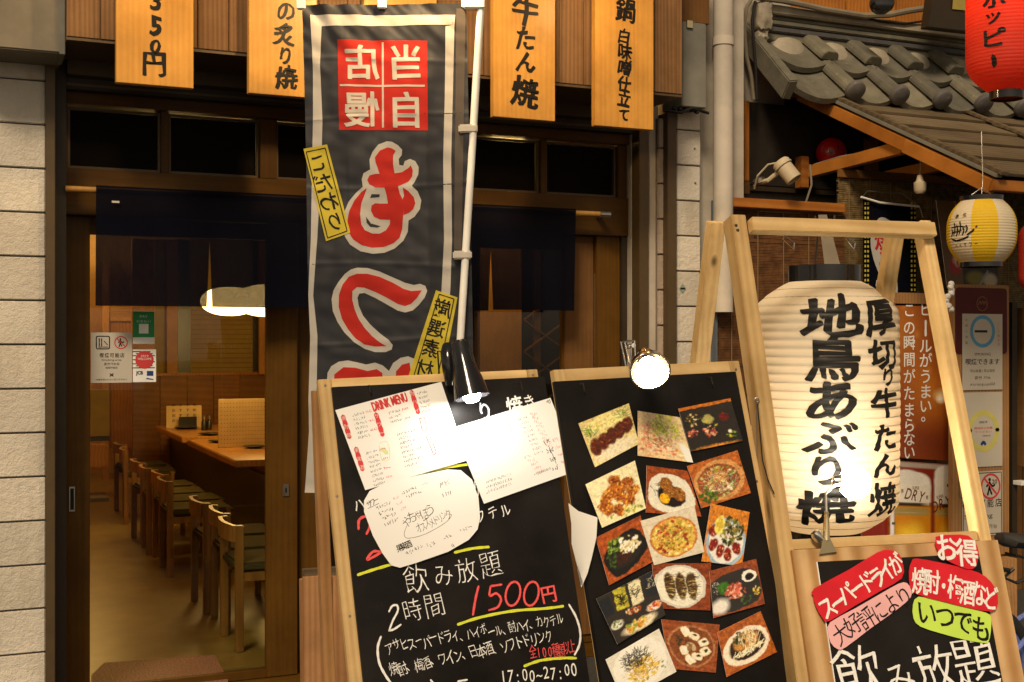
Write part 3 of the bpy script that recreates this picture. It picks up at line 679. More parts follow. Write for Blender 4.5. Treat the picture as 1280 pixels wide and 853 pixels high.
# counter tables
def table(name, label, X0, X1, Y0, Y1, z=.72):
    t = thing(name, label, 'table', GF, 'wooden tables in the dining room')
    MB().box(X0, X1, Y0, Y1, z-.045, z).build('tabletop', 'table', t, bevel=.006)
    MB().box(X0+.25, X0+.33, Y0+.06, Y1-.06, ZF, z-.046).build('leg', 'dado', t, bevel=.004)
    MB().box(X1-.2, X1-.12, Y0+.06, Y1-.06, ZF, z-.046).build('leg', 'dado', t, bevel=.004)
    return t
table('dining_table', 'far dining table carrying the folded menu stand', 1.53, 2.6, 9.85, 11.35)
table('dining_table', 'middle dining table with the perforated divider', 1.53, 2.6, 7.75, 9.6)
table('dining_table', 'nearest dining table, only its corner seen beside the door stile', 1.62, 2.7, 5.75, 7.3, .70)
MB().box(1.75, 2.9, 5.9, 12, ZF, .60).build('counter_base', 'skillet', it)
# chairs
def chair():
    t = thing('dining_chair', 'x', 'chair', GF, 'low-backed wooden chairs along the aisle')
    for y in (-.17, .17):
        MB().box(-.018, .018, y-.016, y+.016, 0, .575).build('leg', 'chairwood', t, bevel=.003)
        MB().box(.33, .362, y-.016, y+.016, 0, .40).build('leg', 'chairwood', t, bevel=.003)
        MB().box(.0185, .3295, y-.010, y+.010, .32, .36).build('side_rail', 'chairwood', t)
    mb = MB()
    for i in range(8):
        a0 = -.17+.34*i/8; a1 = -.17+.34*(i+1)/8; f = lambda a: -.018-.03*math.cos(a/.17*1.2)
        mb.add([(f(a0), a0, .500), (f(a0)+.02, a0, .500), (f(a1)+.02, a1, .500), (f(a1), a1, .500), (f(a0), a0, .575), (f(a0)+.02, a0, .575), (f(a1)+.02, a1, .575), (f(a1), a1, .575)],
               [(0, 3, 2, 1), (4, 5, 6, 7), (0, 1, 5, 4), (3, 7, 6, 2), (0, 4, 7, 3), (1, 2, 6, 5)])
    mb.build('backrest', 'chairwood', t)
    MB().box(-.01, .375, -.185, .185, .362, .405).build('seat', 'seat', t, bevel=.012)
    MB().box(.32, .345, -.15, .15, .12, .15).build('stretcher', 'chairwood', t)
    return t
cs = [(5.80, 'nearest chair of the aisle row, beside the door stile'), (6.23, 'second chair of the aisle row counting from the door'), (6.66, 'third chair of the aisle row counting from the door'),
      (7.77, 'fourth chair, first of the group by the middle table'), (8.18, 'fifth chair, second of the group by the middle table'), (8.62, 'sixth chair, third of the group by the middle table'),
      (9.05, 'seventh chair, last of the group by the middle table'), (10.15, 'eighth chair, beside the far table'), (10.65, 'farthest chair at the end of the aisle row')]
c0 = chair()
for i, (y, lab) in enumerate(cs):
    o = c0 if i == 0 else copy_tree(c0)
    o.matrix_world = Matrix.Translation((1.13+random.uniform(-.03, .03), y, ZF)) @ Matrix.Rotation(random.uniform(-.10, .10), 4, 'Z'); o['label'] = lab
# pendants
def pendant(label, px_, py_, d, R_):
    p = atD(px_, py_, d); t = thing('pendant_lamp', label, 'lamp', None, 'paper pendant lamps over the tables', Matrix.Translation(p))
    pr = []
    for k in range(25):
        a = -math.pi/2+math.pi*k/24; pr.append((max(.001, R_*math.cos(a)**.9), R_*.50*math.sin(a)))
    MB().lathe(pr, seg=32).build('lamp_shade', 'pendant', t, smooth=True)
    MB().tube([(0, 0, R_*.40), (0, 0, 2.65-p.z)], .004, 6).build('cord', 'cable', t)
    l = bpy.data.lights.new('pendant_glow', 'POINT'); l.energy = 17; l.color = (1, .60, .17); l.shadow_soft_size = .2
    lo = bpy.data.objects.new('pendant_glow', l); COL.objects.link(lo); lo.location = p-Vector((0, 0, R_*.50+.12))
    return t
pendant('paper pendant lamp glowing below the noren slit', 287, 377, 8.6, .20)
pendant('second paper pendant lamp, half behind the door stile', 333, 376, 9.6, .25)
def fill(x, y, z, e, wh, r=.25):  # unseen fill lights under the ceiling, put in to brighten the room
    l = bpy.data.lights.new('ceiling_fill_glow', 'POINT'); l.energy = e; l.color = (1, .62, .18); l.shadow_soft_size = r
    lo = bpy.data.objects.new('ceiling_fill_glow', l); COL.objects.link(lo); lo.location = (x, y, z)
    t = thing('ceiling_fill', 'unseen added fill lamp above the '+wh+' end of the aisle', 'lamp', GF, 'unseen fill lamps above the aisle')
    MB().lathe([(.001, -.05), (.09, -.045), (.11, 0)], (x, y, 2.65), (0, 0, 1), 20).build('fill_cover', 'pendant', t, smooth=True)
fill(2.45, 5.52, 2.35, 11, 'street', .12); fill(1.0, 7.0, 2.45, 14, 'near'); fill(1.0, 12.6, 2.4, 22, 'far')  # the street one is added to light the wood panel behind the door
# things on the tables
fr = facade(10.9); p = fr.P(208, 530); q = fr.P(252, 501); z = .722
t = thing('menu_stand', 'folded cream menu card standing on the far table', 'menu', GF)
MB().box(p[0], q[0], 10.90, 10.905, z, z+(q[1]-p[1])).build('card', 'peg', t); mb = MB()
for k in range(4): line(mb, 'おすすめ'[:4], (p[0]+.06, z+.20-.045*k), (q[0]-.06, z+.20-.045*k), .035, .03, z=0, jit=.0)
mm = mb; mm.v = [(x, 10.897, y) for x, y, _ in mm.v]; mm.build('lettering', 'ink', t)
MB().box((p[0]+q[0])/2-.05, (p[0]+q[0])/2+.10, 10.85, 10.86, z, z+.10).build('card_clip', 'skillet', t)
fr = facade(8.75); p = fr.P(273, 551); q = fr.P(345, 498)
t = thing('divider_screen', 'cream perforated divider standing on the middle table', 'screen', GF)
MB().box(p[0], q[0], 8.75, 8.762, .722, q[1]).build('panel', 'peg', t, bevel=.002)
hm = MB()
for i in range(18):
    for j in range(11):
        cx, cz = p[0]+.02+i*(q[0]-p[0]-.04)/17, .75+j*(q[1]-.78)/10; hm.add([(cx-.004, 8.7485, cz), (cx, 8.7485, cz-.004), (cx+.004, 8.7485, cz), (cx, 8.7485, cz+.004)], [(0, 1, 2, 3)])
tag(hm.build('peg_holes', 'dado', t), kind='stuff')
def dish(px_, py_, z, r, lab, w=1.0):
    d = (CAMZ-z)*FPX/(py_-HY); p = atD(px_, py_, d)
    tag(MB().lathe([(.001, .004), (r*.5, .004), (r, .016), (r*1.02, .014), (r*.5, 0)], (0, 0, 0), (0, 0, 1), 20).build('black_plate', 'skillet'), lab, 'plate', 'black plates on the dining tables').matrix_world = Matrix.Translation(p)
for a in ((221, 532, .722, .10, 'black plate on the corner of the far table'), (233, 536, .722, .10, 'black plate right of another on the far table'), (262, 544, .722, .09, 'black plate at the middle table edge'), (275, 553, .722, .085, 'black plate before the perforated divider'), (306, 556, .722, .085, 'black plate under the right part of the divider'), (318, 560, .722, .085, 'black plate nearest the door stile')): dish(*a)
for i, (x, lab) in enumerate(((255, 'left cruet bottle beside the menu stand'), (261.5, 'right cruet bottle beside the menu stand'))):
    p = facade(10.6).P(x, 520); t = thing('cruet_bottle', lab, 'bottle', None, 'cruet bottles on the far table', Matrix.Translation((p[0], 10.6, .722)))
    MB().lathe([(.001, 0), (.022, 0), (.022, .07), (.010, .09)], seg=14).build('bottle_body', 'skillet', t, smooth=True)
    MB().lathe([(.014, .0905), (.014, .12), (.001, .122)], seg=12).build('cap', 'steel', t)
# panels behind the right-hand door
bI('bright_panel', 'inwood', 600, 652, 300, 640, 5.75, .03)
bI('dark_panel', 'darkwall', 652.3, 705, 300, 800, 5.8, .03); bI('dark_panel', 'brownwood', 560, 599.5, 300, 800, 5.82, .03)
bI('dark_panel', 'darkwall', 380, 559.5, 300, 900, 7.4, .05); bI('lattice_stile', 'brownwood', 668, 676, 300, 700, 5.77, .02)
for s in (1, -1):
    lt = MB(); f5 = facade(5.76)
    for k in range(7):
        a = f5.P(655, 400+k*40); b = f5.P(702, 400+k*40+s*34); lt.tube([(a[0], 5.76, a[1]), (b[0], 5.765, b[1])], .006, 4)
    tag(lt.build('lattice_slats', 'brownwood', it), kind='stuff')

# ---- door notices
FG = facade(5.148)
def notice(name, label, cat, x0, x1, y0, y1, mat='poster_white', r=0):
    t = thing(name, label, cat, FG); a = FG.P(x0, y1); b = FG.P(x1, y0)
    MB().box(a[0], b[0], a[1], b[1], 0, .002).build('card', mat, t, bevel=r); return t, a, b
t, a, b = notice('smoking_notice', 'white smoking-area notice taped at the door glass edge', 'notice', 113.5, 165, 416, 479)
W, H = b[0]-a[0], b[1]-a[1]; U = lambda u, v: (a[0]+u*W, a[1]+v*H)
def ring(mb, c, r1, r0, z, seg=32):
    k = len(mb.v)
    for j in range(seg):
        t_ = 2*math.pi*j/seg; mb.v += [(c[0]+r1*math.cos(t_), c[1]+r1*math.sin(t_), z), (c[0]+r0*math.cos(t_), c[1]+r0*math.sin(t_), z)]
    for j in range(seg):
        p = k+2*j; q = k+2*((j+1) % seg); mb.f.append((p, q, q+1, p+1))
def disc(mb, c, r, z, seg=28): mb.flat([(c[0]+r*math.cos(2*math.pi*j/seg), c[1]+r*math.sin(2*math.pi*j/seg)) for j in range(seg)], z)
def rrect(x0, y0, x1, y1, r, n=5):
    pts = []
    for cx, cy, a0 in ((x1-r, y1-r, 0), (x0+r, y1-r, 90), (x0+r, y0+r, 180), (x1-r, y0+r, 270)):
        for k in range(n+1): t_ = rad(a0+90*k/n); pts.append((cx+r*math.cos(t_), cy+r*math.sin(t_)))
    return pts
def rring(mb, x0, y0, x1, y1, r, w_, z):
    A = rrect(x0, y0, x1, y1, r); B = rrect(x0+w_, y0+w_, x1-w_, y1-w_, max(r-w_, .0005)); k = len(mb.v); n = len(A)
    mb.v += [(x, y, z) for x, y in A+B]; mb.f += [(k+i, k+(i+1) % n, k+n+(i+1) % n, k+n+i) for i in range(n)]
def no_smoking(t, c, r, z, mat='ringred'):
    m1 = MB(); ring(m1, c, r, r*.84, z+.0006); m1.strip([(c[0]-r*.62, c[1]+r*.62), (c[0]+r*.62, c[1]-r*.62)], r*.15, z+.0008, 0); m1.build('prohibition_ring', mat, t)
    m2 = MB(); disc(m2, (c[0]-r*.1, c[1]+r*.52), r*.13, z+.0005, 12)
    for p in ([(-.1, .35), (-.12, -.1)], [(-.12, -.1), (-.3, -.65)], [(-.12, -.1), (.12, -.6)], [(-.1, .28), (.2, .02), (.42, .12)], [(-.1, .28), (-.4, 0)]): m2.strip([(c[0]+x*r, c[1]+y*r) for x, y in p], r*.16, z+.0005, 0)
    m2.build('person_pictogram', 'ink', t)
mb = MB(); z = .0026; c = U(.29, .80); rring(mb, c[0]-.027, c[1]-.027, c[0]+.027, c[1]+.027, .008, .004, z)
mb.strip([(c[0]-.014, c[1]+.016), (c[0]-.014, c[1]-.014)], .004, z, 0); mb.strip([(c[0]-.005, c[1]+.016), (c[0]-.005, c[1]-.014)], .0035, z, 0); mb.strip([(c[0]-.017, c[1]-.018), (c[0]+.020, c[1]-.018)], .003, z, 0)
mb.strip([(c[0]+.004, c[1]+.006), (c[0]+.018, c[1]-.010)], .003, z, 0)
line(mb, '喫煙可能店', U(.26, .545), U(.76, .545), .017, .019, z, .01, 0); words(mb, 'Smoking area', U(.5, .45), .075, .010, 0, z); words(mb, '흡연가능점', U(.5, .375), .058, .010, 0, z); words(mb, '吸烟可能店', U(.5, .30), .045, .008, 0, z)
mb.strip([U(.46, .18), U(.54, .13)], .004, z, 0).strip([U(.54, .18), U(.46, .13)], .004, z, 0); words(mb, '20歳未満の方は入店できません', U(.5, .065), .12, .007, 0, z); mb.build('lettering', 'ink', t)
no_smoking(t, U(.73, .80), .026, .002)
t, a, b = notice('green_payment_sticker', 'green payment sticker above the red and white sticker', 'sticker', 166, 193, 390, 430, 'green')
W, H = b[0]-a[0], b[1]-a[1]
mb = MB(); mb.box(a[0], b[0], a[1], a[1]+H*.2, .002, .0026); z = .0027; words(mb, 'PAY', U(.5, .85), .03, .010, 0, z); words(mb, 'お支払い', U(.5, .70), .055, .009, 0, z); mb.flat([U(.28, .32), U(.72, .32), U(.72, .62), U(.28, .62)], z-.0004); mb.build('white_print', 'white', t)
t, a, b = notice('card_sticker', 'white sticker with a red disc and card marks', 'sticker', 166, 195, 437, 478, 'white')
W, H = b[0]-a[0], b[1]-a[1]
mb = MB()
for k in range(9): mb.box(*(lambda p, q: (p[0], q[0], p[1], q[1]))(U(.0+.13*(k % 2), .42+k*.062), U(.95-.1*(k % 3), .45+k*.062)), .002, .0022)
mb.build('dark_print', 'ink', t); m2 = MB(); disc(m2, U(.5, .68), .036, .0026); m2.build('red_disc', 'ringred', t)
m3 = MB(); z = .0030; words(m3, '2019', U(.5, .80), .03, .008, 0, z); words(m3, 'WELCOME', U(.5, .71), .055, .009, 0, z); m3.build('white_print', 'white', t)
m4 = MB(); z = .0026; words(m4, 'JCB', U(.28, .27), .026, .018, 0, z, .03); m4.build('card_mark', 'ink', t)
m5 = MB(); m5.flat([U(.60, .19), U(.88, .19), U(.88, .34), U(.60, .34)], .0026); m5.flat([U(.56, .09), U(.88, .06), U(.88, .09), U(.60, .13)], .0026); m5.build('card_mark', 'navyprint', t)

# ================================================================== BANNER
random.seed(21)
FB = tilted(378, 8, 4.4, 2, -1.0, 1.15)
t = thing('nobori_banner', 'tall charcoal nobori banner with red and white lettering seen from behind on a white pole', 'banner', FB)
bw = FB.P(583, 10)[0]; bh = -FB.P(366, 630)[1]
def wr(u, v):
    n = noise.noise(Vector((u*7, v*3.2, 1.3)))*.014 + noise.noise(Vector((u*22, v*6, 5)))*.0050 + noise.noise(Vector((u*14+v*20, v*14-u*9, 8)))*.0030
    top = max(0, 1+v/.30); d = noise.noise(Vector((u*20+v*12, v*9, 9)))*.013*top+noise.noise(Vector((u*34+v*30, v*12, 2)))*.005*top
    cr = 0
    for vv in (-.195, -.40, -.64, -.93, -1.2, -1.5): cr += .0022*math.exp(-((v-vv+.012*math.sin(u*5+vv*9))/.006)**2)
    for uu in (.155, .43): cr += .0016*math.exp(-((u-uu)/.005)**2)
    e = .012*math.sin(v*5+.5)*max(0, (.12-u)/.12) - .016*max(0, (u-.50)/.08)*math.sin(v*3.1)
    return n+d+cr+e
def cloth_at(p, lift): return (p[0], p[1], wr(p[0], p[1])+lift)
def sheet(mb, x0, x1, y0, y1, step=.012):
    nx = max(1, int((x1-x0)/step)); ny = max(1, int((y1-y0)/step)); k = len(mb.v)
    for j in range(ny+1):
        for i in range(nx+1): mb.v.append((x0+(x1-x0)*i/nx, y0+(y1-y0)*j/ny, 0))
    for j in range(ny):
        for i in range(nx): q = k+j*(nx+1)+i; mb.f.append((q, q+1, q+nx+2, q+nx+1))
    return mb
o = sheet(MB(), 0, bw, -bh, .004, .007).build('cloth', 'banner', t, smooth=True, deform=lambda p: cloth_at(p, 0)); o.data.shade_smooth()
def on_cloth(mb, name, mat, lift, step=.012):
    o = mb.build(name, mat, t, deform=lambda p: (p[0], p[1], p[2]))
    xs = [p[0] for p in mb.v]; ys = [p[1] for p in mb.v]
    cut_grid(o, np.arange(math.floor(min(xs)/step)*step, max(xs), step), np.arange(math.floor(min(ys)/step)*step, max(ys), step))
    for v in o.data.vertices: v.co.z = wr(v.co.x, v.co.y)+lift+v.co.z
    o.data.shade_smooth(); return o
B = FB.P
m = MB()                                                     # white border with wavering inner edge
def band(p0, p1, w0):
    pts = [Vector(B(*p0)).lerp(Vector(B(*p1)), k/16) for k in range(17)]; return pts
a = B(388, 19); b = B(568, 20)
m.flat([B(388, 19), B(569, 19), B(568, 31), B(389, 33)], 0)
lp = [(388, 20), (391, 80), (391, 150), (390, 200), (389, 300), (386, 370), (388, 420), (386, 500), (386, 540), (380, 617)]
rp = [(402, 33), (400, 80), (403, 150), (402, 200), (397, 300), (392, 370), (397, 420), (396, 500), (394, 560), (397, 617)]
for i in range(len(lp)-1): m.flat([B(*lp[i]), B(*rp[i]), B(*rp[i+1]), B(*lp[i+1])], 0)
lp = [(557, 33), (556, 120), (554, 200), (555, 300), (552, 360), (546, 440), (543, 520), (541, 600)]
rp = [(568, 31), (566, 120), (564, 200), (565, 300), (563, 360), (557, 440), (554, 520), (552, 600)]
for i in range(len(lp)-1): m.flat([B(*lp[i]), B(*rp[i]), B(*rp[i+1]), B(*lp[i+1])], 0)
on_cloth(m, 'border_print', 'bwhite', .0009)
m = MB(); m.flat([B(570, 10), B(582.5, 10), B(560, 430), B(556, 600), (bw-.055, -bh+.01), (bw-.06, -bh+.01), B(563, 300), B(568, 120)], 0)
on_cloth(MB().flat([B(570.5, 11), B(582, 11), B(577, 313), B(567.5, 312)], 0), 'hem_print', 'bhem', .0009)
on_cloth(MB().flat([B(422, 50), B(534, 51), B(535, 163.5), B(424, 163)], 0), 'red_square', 'bred', .0012)
m = MB(); m.flat([B(477, 53), B(479.4, 53), B(480, 160), B(477.6, 160)], 0).flat([B(425, 106), B(531, 107), B(531, 109.4), B(425, 108.4)], 0)
for ch, x, y in (('店', 452, 79), ('当', 507.5, 79), ('慢', 452, 138), ('自', 508, 139)): put(m, ch, B(x, y), .128, .132, .0, .022, .02, 0, True)
on_cloth(m, 'square_lettering', 'bwhite', .0020)
def zpoly(pts, ox, oy, k): return [B(ox+x/k, oy+y/k) for x, y in pts]
mo_w = [(445,38),(480,42),(520,65),(548,95),(545,130),(525,155),(528,195),(555,200),(565,170),(600,155),(635,170),(658,210),(655,260),(630,310),(612,335),(650,370),(675,430),(665,490),(630,540),(590,565),(585,640),(555,700),(500,750),(430,780),(350,787),(270,770),(200,725),(165,670),(158,600),(165,500),(190,440),(240,380),(285,340),(278,290),(290,250),(335,225),(330,160),(350,110),(390,60)]
mo_r = [(450,78),(480,85),(505,102),(488,130),(487,190),(498,250),(545,243),(590,215),(605,198),(618,230),(615,270),(590,305),(550,325),(520,337),(530,380),(548,420),(560,470),(552,560),(548,620),(530,680),(490,715),(430,740),(350,745),(280,730),(220,690),(190,640),(183,560),(195,500),(230,430),(275,375),(312,350),(295,400),(275,450),(268,520),(275,590),(300,630),(350,652),(400,652),(440,630),(465,590),(468,560),(400,558),(360,540),(340,500),(345,465),(370,450),(400,453),(453,452),(445,400),(430,345),(370,345),(330,325),(315,295),(330,265),(370,255),(398,255),(385,215),(370,175),(367,145),(400,100)]
mo_r2 = [(552,345),(590,370),(625,410),(635,450),(620,490),(590,515),(556,528),(560,470),(549,425),(560,400)]
tsu_w = [(300,80),(370,82),(450,105),(540,145),(620,180),(680,195),(720,187),(755,200),(768,235),(750,280),(710,330),(670,365),(620,378),(570,365),(500,325),(420,280),(350,248),(315,252),(303,280),(310,330),(340,400),(390,460),(450,515),(510,560),(538,595),(530,625),(490,642),(420,642),(350,620),(280,575),(215,510),(170,440),(140,370),(132,290),(145,230),(180,170),(220,120),(260,92)]
tsu_r = [(300,120),(370,120),(450,140),(540,180),(610,220),(660,235),(732,230),(700,280),(660,320),(620,335),(570,320),(500,280),(420,240),(350,212),(300,208),(270,235),(268,290),(285,360),(310,420),(350,480),(400,535),(450,575),(495,602),(420,605),(350,590),(290,550),(240,490),(200,420),(178,340),(180,260),(205,190),(245,140)]
na_w = [(90,1000),(105,780),(130,735),(180,705),(240,697),(300,710),(360,725),(420,712),(470,730),(512,768),(540,715),(590,680),(640,670),(690,690),(730,1000)]
m = MB().flat(zpoly(mo_w, 400, 170, 5.33), 0).flat(zpoly(tsu_w, 390, 320, 5.33), 0).flat(zpoly(na_w, 390, 320, 5.33), 0); on_cloth(m, 'lettering_outline', 'bwhite', .0014)
m = MB().flat(zpoly(mo_r, 400, 170, 5.33), 0).flat(zpoly(tsu_r, 390, 320, 5.33), 0)
m.flat(zpoly([(140,990),(150,790),(210,742),(290,745),(370,768),(430,755),(468,780),(480,990)], 390, 320, 5.33), 0).flat(zpoly([(545,990),(560,770),(600,725),(650,712),(690,990)], 390, 320, 5.33), 0)
on_cloth(m, 'lettering', 'bred', .0021); on_cloth(MB().flat(zpoly(mo_r2, 400, 170, 5.33), 0), 'lettering', 'bred', .0022)
on_cloth(MB().flat(zpoly([(345,390),(400,392),(395,410),(335,415)], 400, 170, 5.33), 0).flat(zpoly([(308,540),(340,585),(405,603),(380,612),(335,607),(312,580)], 400, 170, 5.33), 0), 'lettering_gap', 'banner', .0022)
on_cloth(MB().flat([B(379, 186), B(409, 181), B(438, 291), B(408, 302)], 0), 'yellow_label', 'byellow', .0030); on_cloth(MB().flat([B(545, 363), B(572, 372), B(547, 500), B(501, 500)], 0), 'yellow_label', 'byellow', .0030)
m = MB()
for P4 in (((382.5, 190), (406.5, 185.5), (434, 289), (410, 298)), ((549, 368), (567.5, 374), (541, 500), (508, 500))):
    q = [Vector(B(*p)) for p in P4]
    for i in range(4): m.strip([q[i], q[(i+1) % 4]], .0035, 0, 0)
for ch, x, y, s, an in (('こ', 397.5, 204, .064, .25), ('だ', 404, 229, .07, .25), ('わ', 411, 253, .07, .25), ('り', 418.5, 278, .066, .25), ('厳', 553, 386, .066, -.26), ('選', 545.5, 411, .066, -.26), ('素', 538.5, 436, .064, -.26), ('材', 531.5, 461, .064, -.26)):
    put(m, ch, B(x, y), s, s*1.05, an, .012, .05, 0, True)
on_cloth(m, 'label_lettering', 'bink', .0038)
# pole, cross rod and ties
a = Vector((*FB.P(604, -40, .016), .016)); b = Vector((*FB.P(572, 480, .016), .016)); dv = (b-a).normalized()
MB().tube([a, b, b+dv*1.25], .0135, 14).build('pole', 'whiteplastic', t, smooth=True)
MB().tube([(-.02, .030, .0), (bw+.03, .024, .0)], .008, 10).build('cross_rod', 'whiteplastic', t, smooth=True)
for x, y, ww in ((377, 5, .018), (478, 4, .018), (583, 7, .018)):
    q = FB.P(x, y); MB().box(q[0]-ww, q[0]+ww*.8, -.012, .045, -.012, .010).build('tie_tab', 'whiteplastic', t, bevel=.004)
for x, y in ((587, 162), (580, 319), (572, 470)):
    q = FB.P(x, y); MB().box(q[0]-.040, q[0]+.028, q[1]-.016, q[1]+.014, .001, .033).build('tie_tab', 'bwhite', t, bevel=.005)
q = FB.P(590, 7); MB().box(q[0]-.03, q[0]+.045, q[1]-.018, q[1]+.02, -.004, .036).build('pole_joint', 'whiteplastic', t, bevel=.004)
# ================================================================== BOARDS
random.seed(5)
def back_frame(fr, lean_total, off):                        # rear legs hinged at the top
    u = fr.u; v = fr.v; n = fr.n; a = -rad(lean_total)
    o = fr.o - n*off
    v2 = v*math.cos(a)+n*math.sin(a); n2 = n*math.cos(a)-v*math.sin(a)
    return Matrix.Translation(fr.o).inverted(), Frame(o, u, v2, n2)
def local(fr, fr2): return fr.M.inverted() @ fr2.M
def handscrawl(mb, c, w_, h_, ang, n=6, wd=.0014, z=0):
    """an illegible handwritten run of small strokes"""
    ca, sa = math.cos(ang), math.sin(ang); T2 = lambda x, y: (c[0]+x*ca-y*sa, c[1]+x*sa+y*ca)
    for i in range(n):
        x = -w_/2+w_*(i+.5)/n; s = w_/n*.42
        for _ in range(random.choice((2, 2, 3))):
            a, b, d, e = [random.uniform(-1, 1) for _ in range(4)]; mb.strip([T2(x+a*s, b*h_/2), T2(x+d*s, e*h_/2)], wd, z, .1)

# ---- board 1 (drinks)
B1 = tilted(415, 484, 3.4, 23.9, 15.1, 2.0); W1 = .652; H1 = 1.36
t1 = thing('drinks_board', 'black handwritten drinks A-board with the black clip lamp on its top edge', 'sign', B1)
MB().box(-.034, .004, -H1, .026, -.032, -.0125).build('frame_post', 'pine', t1, bevel=.0015)
MB().box(W1-.05, W1-.015, -H1, .026, -.032, -.0125).build('frame_post', 'pine', t1, bevel=.0015)
MB().box(.0045, W1-.0505, -.012, .026, -.033, -.0125).build('frame_rail', 'pineX', t1, bevel=.0015)
MB().box(.0045, W1-.0505, -1.2, -1.16, -.033, -.0125).build('frame_rail', 'pineX', t1, bevel=.0015)
MB().box(0, W1, -1.16, 0, -.012, 0).build('blackboard', 'board', t1, bevel=.0012)
_, R1 = back_frame(B1, -14, .04); L4 = local(B1, R1)
MB().box(-.042, -.010, -H1, .0, -.03, 0, L4).build('rear_leg', 'oldpine', t1, bevel=.0015)
MB().box(W1-.08, W1-.045, -H1, .0, -.03, 0, L4).build('rear_leg', 'oldpine', t1, bevel=.0015)
MB().box(-.009, W1-.081, -.9, -.86, -.03, 0, L4).build('rear_rail', 'oldpine', t1, bevel=.0015)
for x, y in ((461, 488), (650, 484)):
    q = B1.P(x, y); MB().tube([(q[0]-.004, q[1]+.012, .001), (q[0], q[1]+.012, .010), (q[0]+.001, q[1]-.008, .010), (q[0]+.004, q[1]-.014, .004)], .0018, 6).build('hook', 'skillet', t1)
P = B1.P; Z1 = .0012
m = MB()
for ch, x, y, s, a in (('飲', 520, 724, .078, .05), ('み', 554, 719, .060, .1), ('放', 582.5, 714, .066, .1), ('題', 613, 706, .072, .12), ('時', 515, 763, .058, .12), ('間', 543, 757, .064, .1)): put(m, ch, P(x, y), s, s*1.12, a, -.014, .07, Z1)
m.strip([P(486, 765), P(490, 758), P(496, 757), P(497, 764), P(491, 776), P(486, 789)], .0055, Z1).strip([P(486, 788.5), P(492, 787), P(501, 781)], .0055, Z1)
m.build('chalk_lettering', 'chalk', t1); m = MB()
line(m, 'アサヒスーパードライ、ハイボール、酎ハイ、カクテル', P(486, 809), P(699, 773), .0245, .036, Z1, -.008, .07, wob=.16, ang=.20)
m.build('chalk_lettering', 'chalk', t1); m = MB()
line(m, '焼酎、梅酒、ワイン、日本酒、ソフトドリンク', P(492, 836), P(686, 797), .028, .039, Z1, -.008, .07, wob=.16, ang=.22)
m.build('chalk_lettering', 'chalk', t1); m = MB()
m.strip([P(476, 796), P(472, 810), P(474, 829), P(482, 845), P(490, 856)], .0065, Z1).strip([P(711, 756), P(720, 772), P(725, 790), P(724, 806), P(718, 819)], .0065, Z1)
m.build('bracket_stroke', 'chalk', t1); m = MB()
line(m, '17:00~27:00', P(629, 847), P(717, 837), .036, .048, Z1, .0, .03, wob=.1)
m.build('chalk_lettering', 'chalk', t1); m = MB()
line(m, 'カクテル', P(585, 650), P(631, 637), .034, .040, Z1, .0, .05, wob=.1, ang=.25); put(m, 'ハ', P(449, 632), .034, .04, .2, .01, .05, Z1)
put(m, '飲', P(594, 613), .045, .05, .2, .0, .05, Z1)
put(m, 'り', P(606, 514), .045, .062, .1, .02, .08, Z1); put(m, '焼', P(643, 508), .055, .062, .1, .018, .06, Z1); put(m, 'き', P(662, 503), .04, .05, .2, .01, .06, Z1)
m.strip([P(538, 850), P(543, 856)], .005, Z1).strip([P(572, 852), P(584, 850)], .005, Z1)
m.build('chalk_lettering', 'chalk', t1)
m = MB()
m.strip([P(598, 733), P(594, 750), P(591, 769)], .0068, Z1)
m.strip([P(627, 731), P(613, 733)], .006, Z1).strip([P(613, 733), P(612, 745), P(620, 742), P(626, 749), P(622, 759), P(611, 763)], .0064, Z1)
for cx in (641, 664):
    pts = [P(cx+9*math.sin(k/14*6.283)+2*math.cos(k/14*6.283), 745-cx*.004+15*-math.cos(k/14*6.283)) for k in range(15)]; m.strip(pts, .0062, Z1, 0)
put(m, '円', P(685.5, 743), .052, .052, .06, .02, .03, Z1)
m.build('red_lettering', 'redpen', t1); m = MB()
line(m, '全100種類以上', P(666, 817), P(715, 810), .024, .042, Z1+.0002, -.006, .05, wob=.1)
m.strip([P(448, 662), P(449, 650), P(458, 646), P(463, 655), P(458, 668)], .0075, Z1).strip([P(476, 690), P(466, 690), P(459, 700), P(478, 690)], .007, Z1)
m.build('red_lettering', 'redpen', t1)
for s_ in ([(447, 719), (468, 712), (492, 705)], [(568, 691), (590, 686), (611, 684)], [(572, 781), (600, 772), (641, 764), (680, 761), (704, 758)], [(655, 833), (675, 826), (700, 823), (720, 823)], [(525, 592), (555, 585), (584, 581)]): MB().strip([P(*p) for p in s_], .0075, Z1, .1).build('underline', 'yellowpen', t1)

